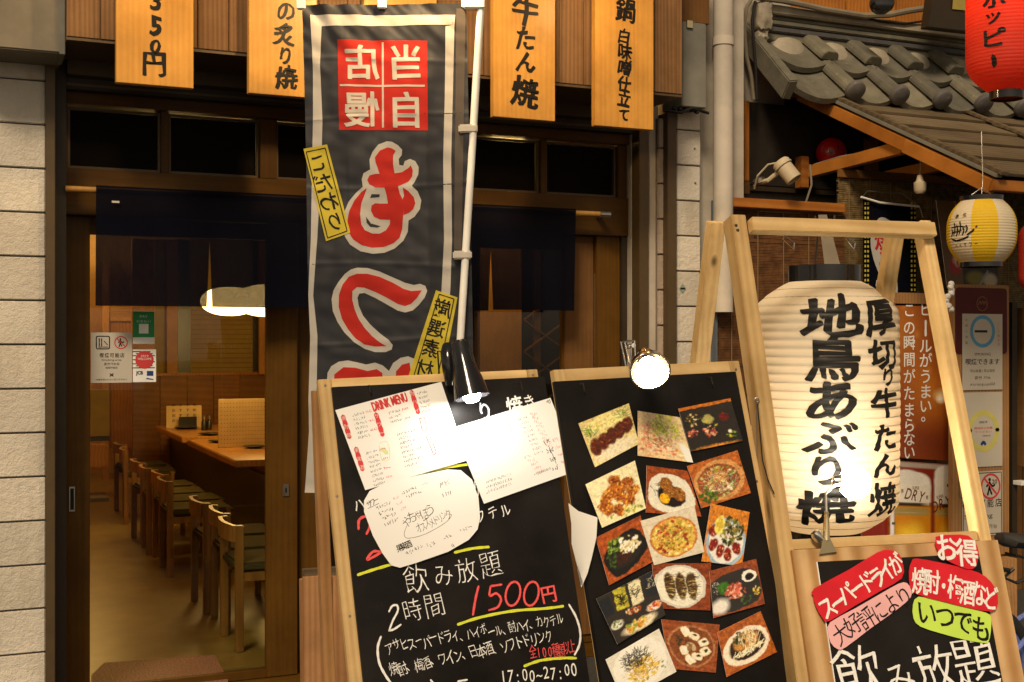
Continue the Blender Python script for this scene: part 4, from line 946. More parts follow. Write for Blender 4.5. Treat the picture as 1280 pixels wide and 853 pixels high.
# ---- papers taped to board 1
def paper(name, label, cat, fr, pts, z, mat='paper', th=.0006, curl=.0):
    t = thing(name, label, cat, fr); poly = fr.L(pts, z)
    MB().prism(poly, z, z+th).build('sheet', mat, t); return t
ta = paper('drink_menu', 'white sheet headed DRINK MENU in red at the board top left', 'paper', B1, [(419, 513), (551.5, 477.5), (584, 576), (456.5, 613)], .004)
P = lambda x, y: B1.P(x, y, .005); z = .0049; a0 = math.atan2(P(551.5, 477.5)[1]-P(419, 513)[1], P(551.5, 477.5)[0]-P(419, 513)[0])
def zc(x, y): return P(390+x/3.554, 460+y/3.554)
m = MB(); words(m, 'DRINK MENU', zc(345, 152), (Vector(zc(418, 128))-Vector(zc(268, 178))).length, .026, a0+.03, z, .02, .03)
for c, n_, txt in (((150, 262), 3, '焼酎類'), ((297, 252), 4, 'カクテル'), ((455, 152), 3, '酎ハイ'), ((208, 405), 3, '果実酒')):
    A = Vector(zc(c[0]-13, c[1]-48)); Bq = Vector(zc(c[0]+17, c[1]+48)); m.strip([A, (A+Bq)/2, Bq], .0088*.95+.005, z, .15)
m.strip([zc(478, 225), zc(500, 222)], .0022, z).strip([zc(478, 225), zc(490, 280)], .0022, z).strip([zc(500, 222), zc(508, 275), zc(490, 280)], .0022, z)
m.strip([zc(505, 300), zc(540, 385)], .0022, z).strip([zc(520, 296), zc(550, 370), zc(540, 388)], .0022, z)
m.build('red_lettering', 'redink', ta)
m = MB()
for c, txt in (((150, 262), '焼酎類'), ((297, 252), 'サワー'), ((455, 152), '酎ハイ'), ((208, 405), '果実酒')): line(m, txt, zc(c[0]-10, c[1]-38), zc(c[0]+13, c[1]+38), .014, .014, z+.0004, -.01, 0, upright=True)
m.build('tag_lettering', 'white', ta)
m = MB(); m2 = MB()
for cx, cy, nrow, wpx in ((205, 205, 6, 58), (365, 195, 3, 60), (490, 110, 5, 50), (405, 290, 8, 60), (265, 375, 8, 55), (475, 340, 0, 40)):
    for r in range(nrow):
        c = zc(cx+r*5, cy+r*20); handscrawl(m, c, wpx/3.554*.0022, .008, a0, 7, .0011, z)
        if r % 2 == 0 and cx < 450: handscrawl(m2, zc(cx+r*5+48, cy+r*20-12), .020, .007, a0, 4, .0012, z)
m.build('handwriting', 'greyink', ta); m2.build('price_writing', 'redink', ta)
m = MB(); m.strip([zc(300, 335), zc(335, 330), zc(345, 400), zc(312, 410), zc(298, 345)], .002, z).strip([zc(310, 360), zc(335, 380)], .012, z-.0002); m.build('doodle', plain('pale_green_pencil', (.62, .66, .34), .6), ta)
tb = paper('food_menu', 'white sheet tilted at the board right with pale red prices', 'paper', B1, [(566, 535), (688, 497.5), (723.5, 588), (605, 630)], .006)
z = .0069; P = lambda x, y: B1.P(x, y, .007)
a0 = math.atan2(P(688, 497.5)[1]-P(566, 535)[1], P(688, 497.5)[0]-P(566, 535)[0])
m = MB(); m2 = MB(); m3 = MB()
for k in range(9):
    handscrawl(m2, zc(985+k*9, 205+k*18), .026, .009, a0-.5, 4, .0012, z)
    handscrawl(m, zc(935+k*9, 225+k*19), .030, .008, a0, 5, .0009, z)
for k in range(5): handscrawl(m2, zc(960+k*14, 395+k*16), .024, .009, a0, 4, .0012, z); handscrawl(m, zc(1000+k*12, 470-k*5), .02, .008, a0, 4, .0009, z)
for k in range(4): handscrawl(m2, zc(1080+k*13, 320+k*32), .022, .010, a0, 4, .0014, z); handscrawl(m3, zc(1045+k*12, 330+k*38), .024, .016, a0, 3, .0020, z)
for k in range(3): handscrawl(m, zc(830, 490+k*22), .085, .009, a0, 14, .0011, z)
m3.strip([zc(1050, 345), zc(1075, 400), zc(1085, 425)], .0016, z); handscrawl(m3, zc(1052, 150), .018, .012, a0, 3, .0016, z)
m2.strip([zc(830, 220), zc(858, 212), zc(890, 285)], .0022, z).strip([zc(832, 222), zc(860, 292), zc(888, 286)], .0018, z)
m.build('handwriting', 'greyink', tb); m2.build('price_writing', 'pinkink', tb); m3.build('ink_writing', 'ink', tb)
# rounded sheet
z = .0080; P = lambda x, y: B1.P(x, y, z)
out = [(455, 640), (455, 626), (462, 614), (480, 605), (520, 595), (559, 587), (576, 588), (590, 600), (598, 622), (600, 648), (597, 662), (586, 675), (560, 690), (520, 704), (500, 710), (489, 707), (478, 692), (466, 670)]
tc = paper('recommended_drinks_sheet', 'rounded white sheet with a scrawled title below the drink menu', 'paper', B1, out, .008)
z = .0088; P = lambda x, y: B1.P(x, y, z); a0 = .30
m = MB(); line(m, 'やちゃぼう', zc(420, 678), zc(525, 632), .030, .034, z, -.012, .09, wob=.2, ang=.3); line(m, 'オススメドリンク', zc(475, 712), zc(605, 650), .019, .030, z, -.014, .05, wob=.15, ang=.35)
m.strip([zc(425, 695), zc(410, 735), zc(425, 757), zc(500, 740), zc(590, 690), zc(620, 655), zc(600, 650)], .0011, z)
line(m, 'サワー', zc(255, 605), zc(285, 588), .017, .020, z, 0, .05, ang=.4); m.strip([zc(248, 626), zc(298, 602)], .0012, z)
line(m, '果実酒', zc(390, 800), zc(428, 785), .022, .022, z, .01, .05, ang=.3)
for k in range(4): handscrawl(m, zc(318+k*12, 612+k*24), .045, .012, a0, 6, .0011, z)
for k in range(2): handscrawl(m, zc(430+k*22, 545+k*16), .048, .010, a0, 7, .0010, z)
handscrawl(m, zc(590, 515), .035, .016, a0, 4, .0013, z); handscrawl(m, zc(600, 560), .03, .012, a0, 4, .001, z)
handscrawl(m, zc(455, 810), .055, .014, a0, 6, .0012, z); handscrawl(m, zc(530, 785), .03, .014, a0, 4, .0012, z); handscrawl(m, zc(600, 750), .028, .014, a0, 3, .0011, z); handscrawl(m, zc(685, 715), .04, .010, a0, 5, .001, z); handscrawl(m, zc(625, 790), .01, .012, a0, 2, .0011, z)
m.build('handwriting', 'ink', tc)
m = MB()
for k in range(3): handscrawl(m, zc(375+k*16, 577+k*24), .020, .009, a0, 3, .0012, z)
handscrawl(m, zc(500, 512), .018, .009, a0, 3, .001, z); m.build('price_writing', 'pinkink', tc)

# ---- board 2 (photos)
B2 = tilted(693, 477, 3.05, 30.6, 13.7, 1.8); W2 = .588; H2 = 1.40
t2 = thing('photo_board', 'plain black A-board covered with food photographs', 'sign', B2)
MB().box(.012, .045, -H2, .032, -.034, -.0135).build('frame_post', 'pine', t2, bevel=.0015)
MB().box(W2-.006, W2+.030, -H2, .032, -.034, -.0135).build('frame_post', 'pine', t2, bevel=.0015)
MB().box(.0455, W2-.0065, -.006, .032, -.035, -.0135).build('frame_rail', 'pineX', t2, bevel=.0015)
MB().box(.0455, W2-.0065, -1.1, -1.06, -.035, -.0135).build('frame_rail', 'pineX', t2, bevel=.0015)
MB().box(0, W2, -1.16, 0, -.013, 0).build('blackboard', 'board', t2, bevel=.0012)
_, R2 = back_frame(B2, -16, .045); L4 = local(B2, R2)
MB().box(.22, .255, -H2, .0, -.03, 0, L4).build('rear_leg', 'pine', t2, bevel=.0015)
MB().box(W2-.08, W2-.045, -H2, .0, -.03, 0, L4).build('rear_leg', 'oldpine', t2, bevel=.0015)
MB().box(.2555, W2-.081, -.9, -.86, -.03, 0, L4).build('rear_rail', 'oldpine', t2, bevel=.0015)
MB().box(.2555, W2-.081, -.70, -.66, -.03, 0, L4).build('rear_rail', 'oldpine', t2, bevel=.0015)
for x, y in ((727, 486), (887, 478)):
    q = B2.P(x, y); MB().tube([(q[0]-.004, q[1]+.012, .001), (q[0], q[1]+.012, .010), (q[0]+.001, q[1]-.008, .010), (q[0]+.004, q[1]-.014, .004)], .0018, 6).build('hook', 'skillet', t2)
def Z3(*p): return [(680+x/3.4125, 410+y/3.4125) for x, y in p]
def Z4(*p): return [(690+x/3.6625, 620+y/3.6625) for x, y in p]
def pic(i, bgc): return Pic(92, 92, bgc, i)
pics = []
c = pic(1, 'd8c890'); c.ell(.45, .80, .42, .2, 'f0e0a0', 0, .1).ell(.5, .15, .6, .22, 'e8dcc0', 0, .1).dots(60, .35, .75, .3, .13, .035, ['e8d080', 'f4e8b8', 'c8b860'])
c.hairs(26, .14, .68, .08, .12, .16, .010, ['3f7020', '5c8a28', '88a840']).hairs(22, .84, .82, .08, .1, .14, .010, ['3f7020', '5c8a28', '90b048'])
for k in range(5): c.ell(.16+.175*k, .38+.04*k, .13, .21, '6a3014', -.2, .03); c.dots(44, .16+.175*k, .38+.04*k, .12, .19, .024, ['3c1608', '8c4818', 'b06a28', '54200c', '2a1008'])
pics.append((c, Z3((147, 408), (362, 322), (405, 495), (218, 595)), 'food photo of sliced grilled meat with green leaves, top left'))
c = pic(2, 'e0c8a0'); c.dots(90, .25, .4, .25, .4, .05, ['e0a080', 'd8b890', 'c88868']).dots(110, .6, .75, .35, .25, .045, ['c8c858', 'a8b040', 'e0d888']).dots(80, .55, .25, .35, .2, .04, ['e8c8a8', 'd88860', 'f0dcc0']).hairs(90, .45, .5, .3, .3, .14, .007, ['3c4a18', '607028', '2c3410', '88903c'])
c.ell(1, 0, .12, .5, 'f4f0e0', .3, .03); pics.append((c, Z3((400, 354), (580, 382), (636, 575), (400, 545)), 'food photo of a pale salad heap topped with dark shreds'))
c = pic(3, '37302a'); c.rect(-.1, 1.1, .92, 1.1, 'c07828').ell(.5, .02, .55, .05, 'd89840').ell(.47, .64, .13, .12, 'b0a868', 0, .03).ell(.78, .62, .11, .11, '702418', 0, .03).dots(30, .78, .63, .09, .09, .02, ['a03c28', '4c140c'])
c.dots(34, .2, .68, .15, .14, .03, ['c8a860', 'e0d0a0', '706828']).dots(30, .14, .38, .08, .10, .035, ['c06c50', 'e0a888', '983c28']).dots(36, .46, .36, .12, .12, .035, ['d08868', 'b04c38', 'e8b898']).dots(20, .84, .2, .10, .08, .03, ['6a9028', '3c6818', 'a8c058'])
c.ell(.82, .27, .05, .05, 'f4f0d8').ell(.80, .17, .04, .05, 'e8c838').ell(.6, .47, .05, .035, 'd8c838', .5).dots(12, .4, .6, .2, .2, .012, ['f0e8d8']); pics.append((c, Z3((573, 345), (795, 300), (848, 482), (625, 528)), 'food photo of a dark slate platter of small bites, top right'))
c = pic(4, 'e4dcb8'); c.dots(40, .6, .12, .35, .1, .04, ['b8b848', '88982c', 'e0d890'])
for x, y in ((.25, .3), (.3, .55), (.52, .80), (.55, .45), (.75, .65), (.7, .3), (.45, .2), (.82, .45), (.42, .62), (.62, .62), (.2, .42)): c.ell(x, y, .16, .12, 'b06c24', x*4, .03); c.dots(24, x, y, .14, .11, .034, ['d8a048', 'e8bc60', '8c4814', '703410'])
pics.append((c, Z3((177, 668), (388, 566), (435, 770), (248, 853)), 'food photo of glossy fried chicken pieces'))
c = pic(5, 'a85c24'); c.grain('8c4818', 6, .5).ell(.5, .45, .47, .42, 'e0dccc', 0, .02, 3).ell(.5, .40, .30, .25, '281408', 0, .03).hairs(22, .25, .5, .12, .2, .12, .009, ['1c1008', '30200c'])
for x, y in ((.42, .65), (.66, .45), (.48, .50)): c.ell(x, y, .15, .15, '9c6828', 0, .02).dots(26, x, y, .12, .12, .025, ['c8963c', '744414', 'dcb060'])
c.ell(.36, .34, .11, .11, 'f0b820', 0, .015); pics.append((c, Z3((438, 587), (612, 610), (672, 805), (435, 788)), 'food photo of meatballs with an egg yolk'))
c = pic(6, 'b87030'); c.ell(.5, .48, .5, .46, 'd0a068', 0, .02).ell(.48, .48, .42, .38, '9c6038', 0, .02).dots(70, .5, .45, .38, .34, .05, ['d07850', 'e8d8b0', '7c9038', 'c8c080', '4c6820']).hairs(120, .5, .4, .3, .25, .16, .006, ['f0ecd8', 'e0d8b0', 'fcf8e8']).hairs(110, .48, .55, .2, .2, .12, .007, ['c88c30', 'e0b050', '8c5818', 'f0cc70']).dots(26, .2, .2, .18, .12, .05, ['486c1c', '6c9030'])
pics.append((c, Z3((610, 590), (825, 522), (883, 705), (672, 770)), 'food photo of a shredded salad in a wooden bowl'))
c = pic(7, 'b06024'); c.grain('904818', 7, .5).ell(.5, .45, .48, .36, '1c1814', .35, .02, 3).ell(.5, .48, .42, .29, '30281e', .35, .02).dots(40, .35, .68, .2, .14, .05, ['6c8830', 'a0b858', '486418']).dots(30, .2, .45, .1, .18, .04, ['4c6c20', '2c4810']).ell(.45, .38, .2, .14, '4c2410', .3, .04).dots(60, .62, .58, .22, .2, .05, ['f0e8d0', 'e0d8b8', 'fcf8ec', 'd0c090'])
pics.append((c, Z4((200, 192), (405, 90), (465, 300), (262, 410)), 'food photo of a black hot plate with white sauce'))
c = pic(8, 'd8d0bc'); c.ell(.5, .48, .46, .44, 'c88848', 0, .02).ell(.5, .48, .42, .40, 'd8b860', 0, .02).dots(120, .5, .48, .38, .36, .05, ['e0cc78', 'b8a840', 'c88c40', 'a04820', 'f0e0a0']).dots(50, .3, .5, .12, .35, .035, ['b04824', '8c2c14']).dots(50, .5, .5, .25, .28, .03, ['889030', 'a8a840'])
pics.append((c, Z4((405, 115), (652, 45), (698, 258), (468, 318)), 'food photo of a round cheese pizza in the centre of the board'))
c = pic(9, 'd08c34'); c.ell(.52, .38, .5, .44, 'a8c0d0', 0, .02).ell(.52, .38, .44, .38, 'e8e4dc', 0, .02).dots(120, .6, .60, .30, .25, .05, ['4c5820', '70803c', 'a89c50', '30380f']).hairs(60, .62, .62, .24, .2, .12, .006, ['6c3418', '40481c', 'c89060'])
for x, y in ((.18, .55), (.22, .32), (.40, .22), (.6, .18), (.80, .30)): c.ell(x, y, .15, .11, '8c2410', x*3, .03).dots(14, x, y, .1, .08, .022, ['d85830', 'f09058', '5c1408', 'fce0a8'])
c.ell(.30, .66, .13, .18, 'f0e080', -.2, .02).ell(.30, .66, .09, .14, 'd8c050', -.2, .02); pics.append((c, Z4((728, 35), (905, 75), (870, 322), (685, 300)), 'food photo of red glazed chicken with a lemon wedge'))
c = pic(10, '985020'); c.grain('7c3c14', 6, .5).ell(.45, .5, .47, .48, 'd0ccc0', 0, .015).ell(.45, .5, .42, .43, 'e4e0d0', 0, .015)
for k in range(3): c.ell(.28+.19*k, .50, .10, .33, '5c4420', .1, .02); c.hairs(60, .28+.19*k, .5, .085, .29, .1, .008, ['281c0c', 'd8b870', '8c6c34', '141008', 'e8d8a0'], .1)
c.dots(40, .45, .30, .28, .12, .02, ['b0a468', 'f4ecc8', '4c5820']); pics.append((c, Z4((458, 310), (728, 308), (725, 525), (475, 515)), 'food photo of three dark topped rolls on a white plate'))
c = pic(11, '3c342c'); c.rect(.0, .2, .55, .95, '242830').rect(.25, .48, .55, 1.0, 'b8b040', -.1).rect(.52, .75, .5, 1.0, 'e0d8b8', -.1).rect(.8, 1.05, .5, 1.0, '2c3038', -.1)
c.hairs(30, .37, .75, .05, .14, .08, .012, ['1c1810']).hairs(30, .63, .75, .05, .14, .08, .010, ['201c14']).hairs(14, .92, .75, .06, .14, .07, .010, ['c8c0a8'])
c.ell(.14, .34, .14, .10, 'e8e4d8').dots(16, .14, .35, .08, .06, .03, ['506c20', '88a040']).ell(.5, .12, .40, .12, 'e8dcc0').dots(50, .42, .15, .24, .08, .045, ['e0a840', 'c88420', 'f0cc70', '90a030']).dots(30, .5, .44, .14, .08, .035, ['d88848', 'f0d8b0', 'b85c28']).ell(.86, .3, .17, .11, 'ece4d8').dots(30, .86, .3, .13, .07, .035, ['d86c28', 'f09848', 'c04c1c'])
pics.append((c, Z4((203, 472), (455, 345), (520, 545), (300, 680)), 'photo of several dishes in front of bottles with labels'))
c = pic(12, '98542c'); c.ell(.48, .45, .52, .42, '3c3834', .1, .02, 3).ell(.15, .2, .22, .2, 'e4e0d8', .3, .1).dots(40, .1, .6, .1, .14, .02, ['e0dcd0', 'c0bcb0']).ell(.26, .56, .14, .15, '487824', .4, .03).hairs(10, .26, .56, .08, .1, .1, .006, ['6c9c3c']).dots(60, .48, .45, .2, .17, .05, ['e09880', 'c86c54', 'f0b8a0', 'b45840']).ell(.79, .68, .17, .13, 'ece8dc', 0, .015).ell(.79, .67, .11, .08, '24140c', 0, .015).dots(26, .66, .2, .12, .1, .03, ['3c5820', '5c7c30']).dots(24, .88, .33, .10, .10, .03, ['e0c860', 'f0dc88', 'c8a840'])
pics.append((c, Z4((720, 345), (935, 288), (975, 495), (740, 560)), 'food photo of pink sashimi slices with a sauce cup'))
c = pic(14, 'a05c2c'); c.grain('844418', 6, .5).ell(.5, .5, .46, .44, 'b08058', 0, .02).ell(.5, .5, .42, .40, '8c5428', 0, .02)
for x, y in ((.4, .80), (.55, .72), (.72, .60), (.60, .30), (.35, .4), (.45, .22), (.75, .42)): c.ell(x, y, .11, .085, 'f0e4c8', x*5, .02, 4); c.ell(x+.02, y+.02, .06, .035, '3c2414' if x > .5 else 'fcf8ec', x*5, .02)
c.dots(26, .25, .62, .08, .12, .03, ['2c3418', '485024']).dots(10, .45, .5, .1, .1, .05, ['c8b48c', '987854']); pics.append((c, Z4((500, 565), (768, 590), (750, 810), (540, 792)), 'food photo of pale cubes scattered on a glass dish'))
c = pic(13, 'dcd8cc'); c.ell(.5, .55, .48, .5, 'e8e4da', 0, .02).dots(40, .5, .4, .3, .25, .05, ['c8a848', 'e0c870']).hairs(150, .5, .40, .22, .22, .16, .009, ['d8b850', 'b89030', 'ecd480', 'a87c20']).hairs(120, .45, .66, .20, .18, .12, .010, ['1c1c14', '2c3020', '3c4430', '10120c']).dots(10, .85, .3, .06, .1, .03, ['6c8830'])
pics.append((c, Z4((245, 750), (490, 608), (570, 805), (325, 940)), 'food photo of noodles topped with dark seaweed, bottom left'))
c = pic(15, 'b46c2c'); c.grain('985420', 6, .4).ell(.5, .45, .49, .40, 'ece0cc', .1, .02).ell(.52, .45, .40, .30, '3c2010', .1, .03).ell(.52, .55, .30, .22, 'c89850', .1, .05).dots(50, .42, .66, .14, .12, .04, ['2c3014', '4c5024', '181a0c']).hairs(80, .55, .52, .26, .16, .14, .009, ['f4ecc8', '3c1c0c', 'd8b878', 'f8f0d8'], 1.3).hairs(50, .5, .3, .34, .06, .12, .013, ['f8f0d0', 'ece0b8'], .6)
pics.append((c, Z4((757, 625), (955, 528), (1030, 715), (800, 830)), 'food photo of a sauced pancake with white drizzle, bottom right'))
order = {1: 0, 10: 0}
for i, (c, q, lab) in enumerate(pics):
    z = .0035+.0011*(i % 4)+(.002 if i in (8, 10) else 0)
    t = thing('food_photo', lab, 'photo', B2, 'food photographs pinned to the black board'); c.organic(.75, .22).noise(.04)
    c.mesh('print', B2.L(q, z), z, 'print', t, .0009)
# white sheet hanging behind
t = thing('loose_sheet', 'curled white paper sheet hanging in the gap between the two black boards', 'paper', B2)
mb = MB(); LS = [(711, 629), (728, 638), (752, 646)], [(713, 655), (730, 662), (749, 671)], [(715, 680), (732, 688), (745, 696)], [(719, 703), (730, 710), (738, 716)], [(729, 727), (731, 731), (732, 734)]
for i, row in enumerate(LS):
    for j, p in enumerate(row): mb.v.append((*B2.P(*p, .03), .012+.016*(j == 0)+.006*(i % 2)))
for i in range(4):
    for j in range(2): k = i*3+j; mb.f.append((k, k+3, k+4, k+1))
mb.build('sheet', 'paper', t, smooth=True)

# ---- clip lamps
def world_M(p, ax, up=Vector((0, 0, 1))):
    """z axis along ax"""
    z = Vector(ax).normalized(); x = up.cross(z).normalized(); y = z.cross(x); return Matrix.Translation(p) @ Matrix((x, y, z)).transposed().to_4x4()
def onfr(fr, px_, py_, off): a, b = fr.P(px_, py_, off); return fr.o+fr.u*a+fr.v*b+fr.n*off
pa = onfr(B1, 575, 430, .100); pb = onfr(B1, 590, 497, .100)
L = (pb-pa).length
t = thing('clip_lamp', 'gloss black clip lamp glaring down on the drinks board', 'lamp', None, None, world_M(pa, pb-pa))
MB().lathe([(.004, -.010), (.019, -.009), (.026, -.002), (.0275, .02), (.0305, L*.40), (.0325, L*.43), (.0335, L*.50), (.041, L*.66), (.0465, L*.84), (.0495, L*.97), (.051, L), (.0485, L*.99), (.045, L*.8), (.030, L*.5)], seg=36).build('lamp_shade', 'black', t, smooth=True)
for k in range(8):
    a = k*math.pi/4
    MB().tube([(.0275*math.cos(a), .0275*math.sin(a), L*.12), (.0305*math.cos(a), .0305*math.sin(a), L*.39)], .0016, 6).build('cooling_rib', 'black', t)
MB().lathe([(.001, L*1.10), (.016, L*1.08), (.025, L*.99), (.020, L*.82), (.012, L*.66)], seg=20).build('bulb', emit('clip_lamp_bulb', (1, .96, .90), 85), t, smooth=True)
Mi = t.matrix_world.inverted(); g = lambda px_, py_, off: Mi @ onfr(B1, px_, py_, off)
MB().tube([g(577, 434, .085), g(570, 436, .07), g(563, 445, .045), g(560, 462, .03)], .009, 8).build('swivel_arm', 'black', t, smooth=True)
MB().tube([g(559, 431, .03), g(560, 440, .036), g(561, 458, .038), g(562, 482, .022)], [.014, .022, .020, .012], 10).build('clamp_jaw', 'black', t, smooth=True)
MB().tube([g(556, 436, -.05), g(558, 458, -.045), g(560, 476, -.036)], [.010, .013, .009], 8).build('clamp_jaw', 'black', t, smooth=True)
MB().tube([g(557, 432, -.045), g(560, 432, .03)], .006, 8).build('clamp_spring', 'chrome', t)
# lamp 2
pb = onfr(B2, 812, 462, .15); pa = onfr(B2, 795, 440, .03)
ax = (CAM-pb).normalized()*.80+RT*.14-UP*.42
t = thing('clip_lamp', 'round clip lamp with a warm glaring bulb above the food photos', 'lamp', None, None, world_M(pb, ax))
MB().lathe([(.015, -.085), (.021, -.076), (.022, -.050), (.033, -.040), (.045, -.018), (.049, .010), (.047, .010), (.042, -.014), (.030, -.034)], seg=36).build('lamp_shade', 'chrome', t, smooth=True)
MB().lathe([(.001, .008), (.015, .005), (.024, -.004), (.026, -.012), (.021, -.028), (.012, -.044)], seg=24).build('bulb', emit('photo_lamp_bulb', (1, .76, .42), 95), t, smooth=True)
MB().lathe([(.047, .0065), (.048, .010), (.0505, .011), (.051, .007), (.049, .003)], seg=36).build('shade_rim', 'chrome', t, smooth=True)
Mi = t.matrix_world.inverted(); g = lambda px_, py_, off: Mi @ onfr(B2, px_, py_, off)
MB().tube([g(806, 455, .10), g(797, 447, .05), g(792, 452, .02)], .008, 8).build('swivel_arm', 'steel', t, smooth=True)
for off, xx in ((.018, 788), (-.05, 783)):
    wc = MB(); wc.tube([g(xx-7, 428, off), g(xx-3, 446, off), g(xx+2, 472, off*.8)], .0022, 6).tube([g(xx+5, 426, off), g(xx+6, 446, off), g(xx+8, 470, off*.8)], .0022, 6).tube([g(xx-7, 428, off), g(xx+5, 426, off)], .0022, 6).build('clamp_jaw', 'steel', t)
MB().tube([g(783, 434, -.05), g(792, 432, .018)], .006, 8).build('clamp_spring', 'chrome', t)

tag(MB().tube([B2.o+B2.u*a+B2.v*b+B2.n*c for a, b, c in ((.268, .028, -.05), (.262, .010, -.075), (.27, -.10, -.085), (.25, -.35, -.10), (.28, -.8, -.14), (.25, -1.2, -.2))], .0025, 6).build('power_cable', 'cable'), 'black power cable hanging behind the photo board from its clip lamp', 'cable')
tag(MB().tube([B1.o+B1.u*a+B1.v*b+B1.n*c for a, b, c in ((.345, .085, .0), (.335, .098, -.03), (.342, .03, -.06), (.36, -.2, -.09), (.33, -.6, -.13), (.35, -1.2, -.2))], .0025, 6).build('power_cable', 'cable'), 'black power cable hanging behind the drinks board from its clip lamp', 'cable')
for fr, tt, xs in ((B1, t1, (-.015, W1-.032)), (B2, t2, (W2+.012,))):
    for x in xs:
        for y in (.008, -.30, -.62): MB().lathe([(.0005, .0012), (.0032, .001), (.0040, 0)], (x, y, -.0125), (0, 0, 1), 8).build('screw', 'steel', tt)
# ================================================================== BOARD 3 with the big lantern
random.seed(8)
B3 = tilted(914, 268, 3.5, 15.5, 17.3, 0); W3 = B3.P(1163.5, 275)[0]; H3 = 1.93
t3 = thing('lantern_stand', 'tall pine A-frame stand holding the big paper lantern over a black panel', 'sign', B3)
pw_ = .056
MB().box(0, pw_*.80, -H3, 0, -.058, 0).build('frame_post', 'pine', t3, bevel=.002)
MB().box(W3-.036, W3, -H3, 0, -.046, 0).build('frame_post', 'pine', t3, bevel=.002)
ra = B3.P(1139, 281)[1]; rb = B3.P(1147, 301)[1]
MB().box(pw_*.8+.0005, W3-.012, -.062, -.020, .0005, .034).build('top_rail', 'pineX', t3, bevel=.002)
_, R3 = back_frame(B3, -33, .062); L4 = local(B3, R3)
MB().box(-.034, .012, -H3, -.002, -.040, 0, L4).build('rear_leg', 'pine', t3, bevel=.002)
MB().box(W3-.092, W3-.046, -H3, -.002, -.040, 0, L4).build('rear_leg', 'pine', t3, bevel=.002)
MB().box(.0125, W3-.0925, -1.02, -.98, -.032, -.004, L4).build('rear_rail', 'pineX', t3, bevel=.002)
q = B3.L([(990, 696), (1237.5, 669)]); topz = (q[0][1]+q[1][1])/2
MB().box(q[0][0]-.004, W3+.010, -1.6, topz, .0005, .012).build('plywood_panel', 'ply', t3, bevel=.001)
MB().box(pw_*.8+.001, W3-.037, topz+.002, topz+.030, -.050, -.008).build('cross_rail', 'pineX', t3, bevel=.002)
q = B3.L([(1021, 705), (1221, 690), (1249, 853), (1041, 853)], .014)
MB().box(q[0][0]+.002, q[1][0]+.004, -1.5, (q[0][1]+q[1][1])/2, .0125, .0155).build('black_panel', 'chalkboard3', t3)
MB().box(q[0][0]-.001, q[0][0]+.0015, -1.5, (q[0][1]+q[1][1])/2, .0125, .016).build('panel_edge', 'white', t3)
for px_, py_ in ((920, 282), (922, 288), (944, 297)):
    a = B3.P(px_, py_); MB().lathe([(.001, .003), (.004, .002), (.005, 0)], (a[0], a[1], .0005), (0, 0, 1), 8).build('screw', 'skillet', t3)
P = lambda x, y: B3.P(x, y, .017); z = .0172
def zd(x, y): return P(960+x/4, 640+y/4)
m = MB()
for ch, x, y, s in (('飲', 1074, 843, .150), ('み', 1125, 850, .095), ('放', 1169, 838, .128), ('題', 1219, 829, .142)): put(m, ch, P(x, y), s, s*1.02, .10, -.004, .06, z)
m.build('chalk_lettering', 'chalk', t3)
def smooth_poly(pts, n=5):
    q = [Vector(p) for p in pts]; k = len(q); out = []
    for i in range(k):
        p0, p1, p2, p3 = q[i-1], q[i], q[(i+1) % k], q[(i+2) % k]
        for j in range(n):
            t = j/n; out.append(.5*((2*p1)+(p2-p0)*t+(2*p0-5*p1+4*p2-p3)*t*t+(3*p1-p0-3*p2+p3)*t**3))
    return [(p.x, p.y) for p in out]
def sticker(label, mat, pts, txt, p0, p1, sx, sy, ink, z, off, ang, n=2):
    t = thing('speech_card', label, 'card', B3, 'coloured handwritten cards on the black panel')
    MB().prism(smooth_poly([zd(*p) for p in pts], n), z, z+.0012).build('card', mat, t)
    m = MB(); line(m, txt, zd(*p0), zd(*p1), sx, sy, z+.0016, off, .05, wob=.08, ang=ang); m.build('lettering', ink, t); return t
sticker('pink card with black lettering below the long red card', 'stk_pink', [(308, 552), (430, 485), (560, 410), (650, 360), (690, 357), (712, 392), (708, 430), (640, 490), (500, 590), (385, 678), (345, 688), (310, 655), (297, 600)], '大好評により', (358, 605), (672, 418), .050, .058, 'ink', .0200, .0, .48)
sticker('lime green card with black lettering', 'stk_green', [(750, 425), (850, 445), (980, 478), (1085, 505), (1112, 530), (1110, 600), (1100, 648), (1080, 657), (980, 640), (860, 608), (760, 575), (725, 535), (722, 465)], 'いつでも', (790, 505), (1062, 590), .062, .070, 'ink', .0190, .018, -.22)
sticker('long red card with white lettering at the left of the black panel', 'stk_red', [(225, 385), (400, 290), (540, 205), (600, 192), (648, 212), (670, 270), (662, 335), (560, 395), (430, 470), (300, 548), (268, 535), (232, 470), (220, 420)], 'スーパードライが', (290, 480), (632, 262), .048, .060, 'chalk', .0225, .022, .48)
sticker('wide red card with white lettering above the green card', 'stk_red', [(735, 235), (850, 255), (1000, 290), (1080, 325), (1130, 385), (1143, 460), (1110, 500), (1000, 482), (860, 448), (740, 415), (705, 380), (698, 300), (712, 250)], '焼酎・梅酒など', (752, 345), (1105, 425), .050, .072, 'chalk', .0225, .018, -.20)
sticker('small round red card at the top right corner of the black panel', 'stk_red', [(828, 128), (900, 118), (990, 122), (1036, 175), (1040, 230), (1025, 280), (990, 290), (930, 268), (870, 235), (835, 185)], 'お得', (880, 190), (985, 215), .072, .080, 'chalk', .0260, .024, -.12)
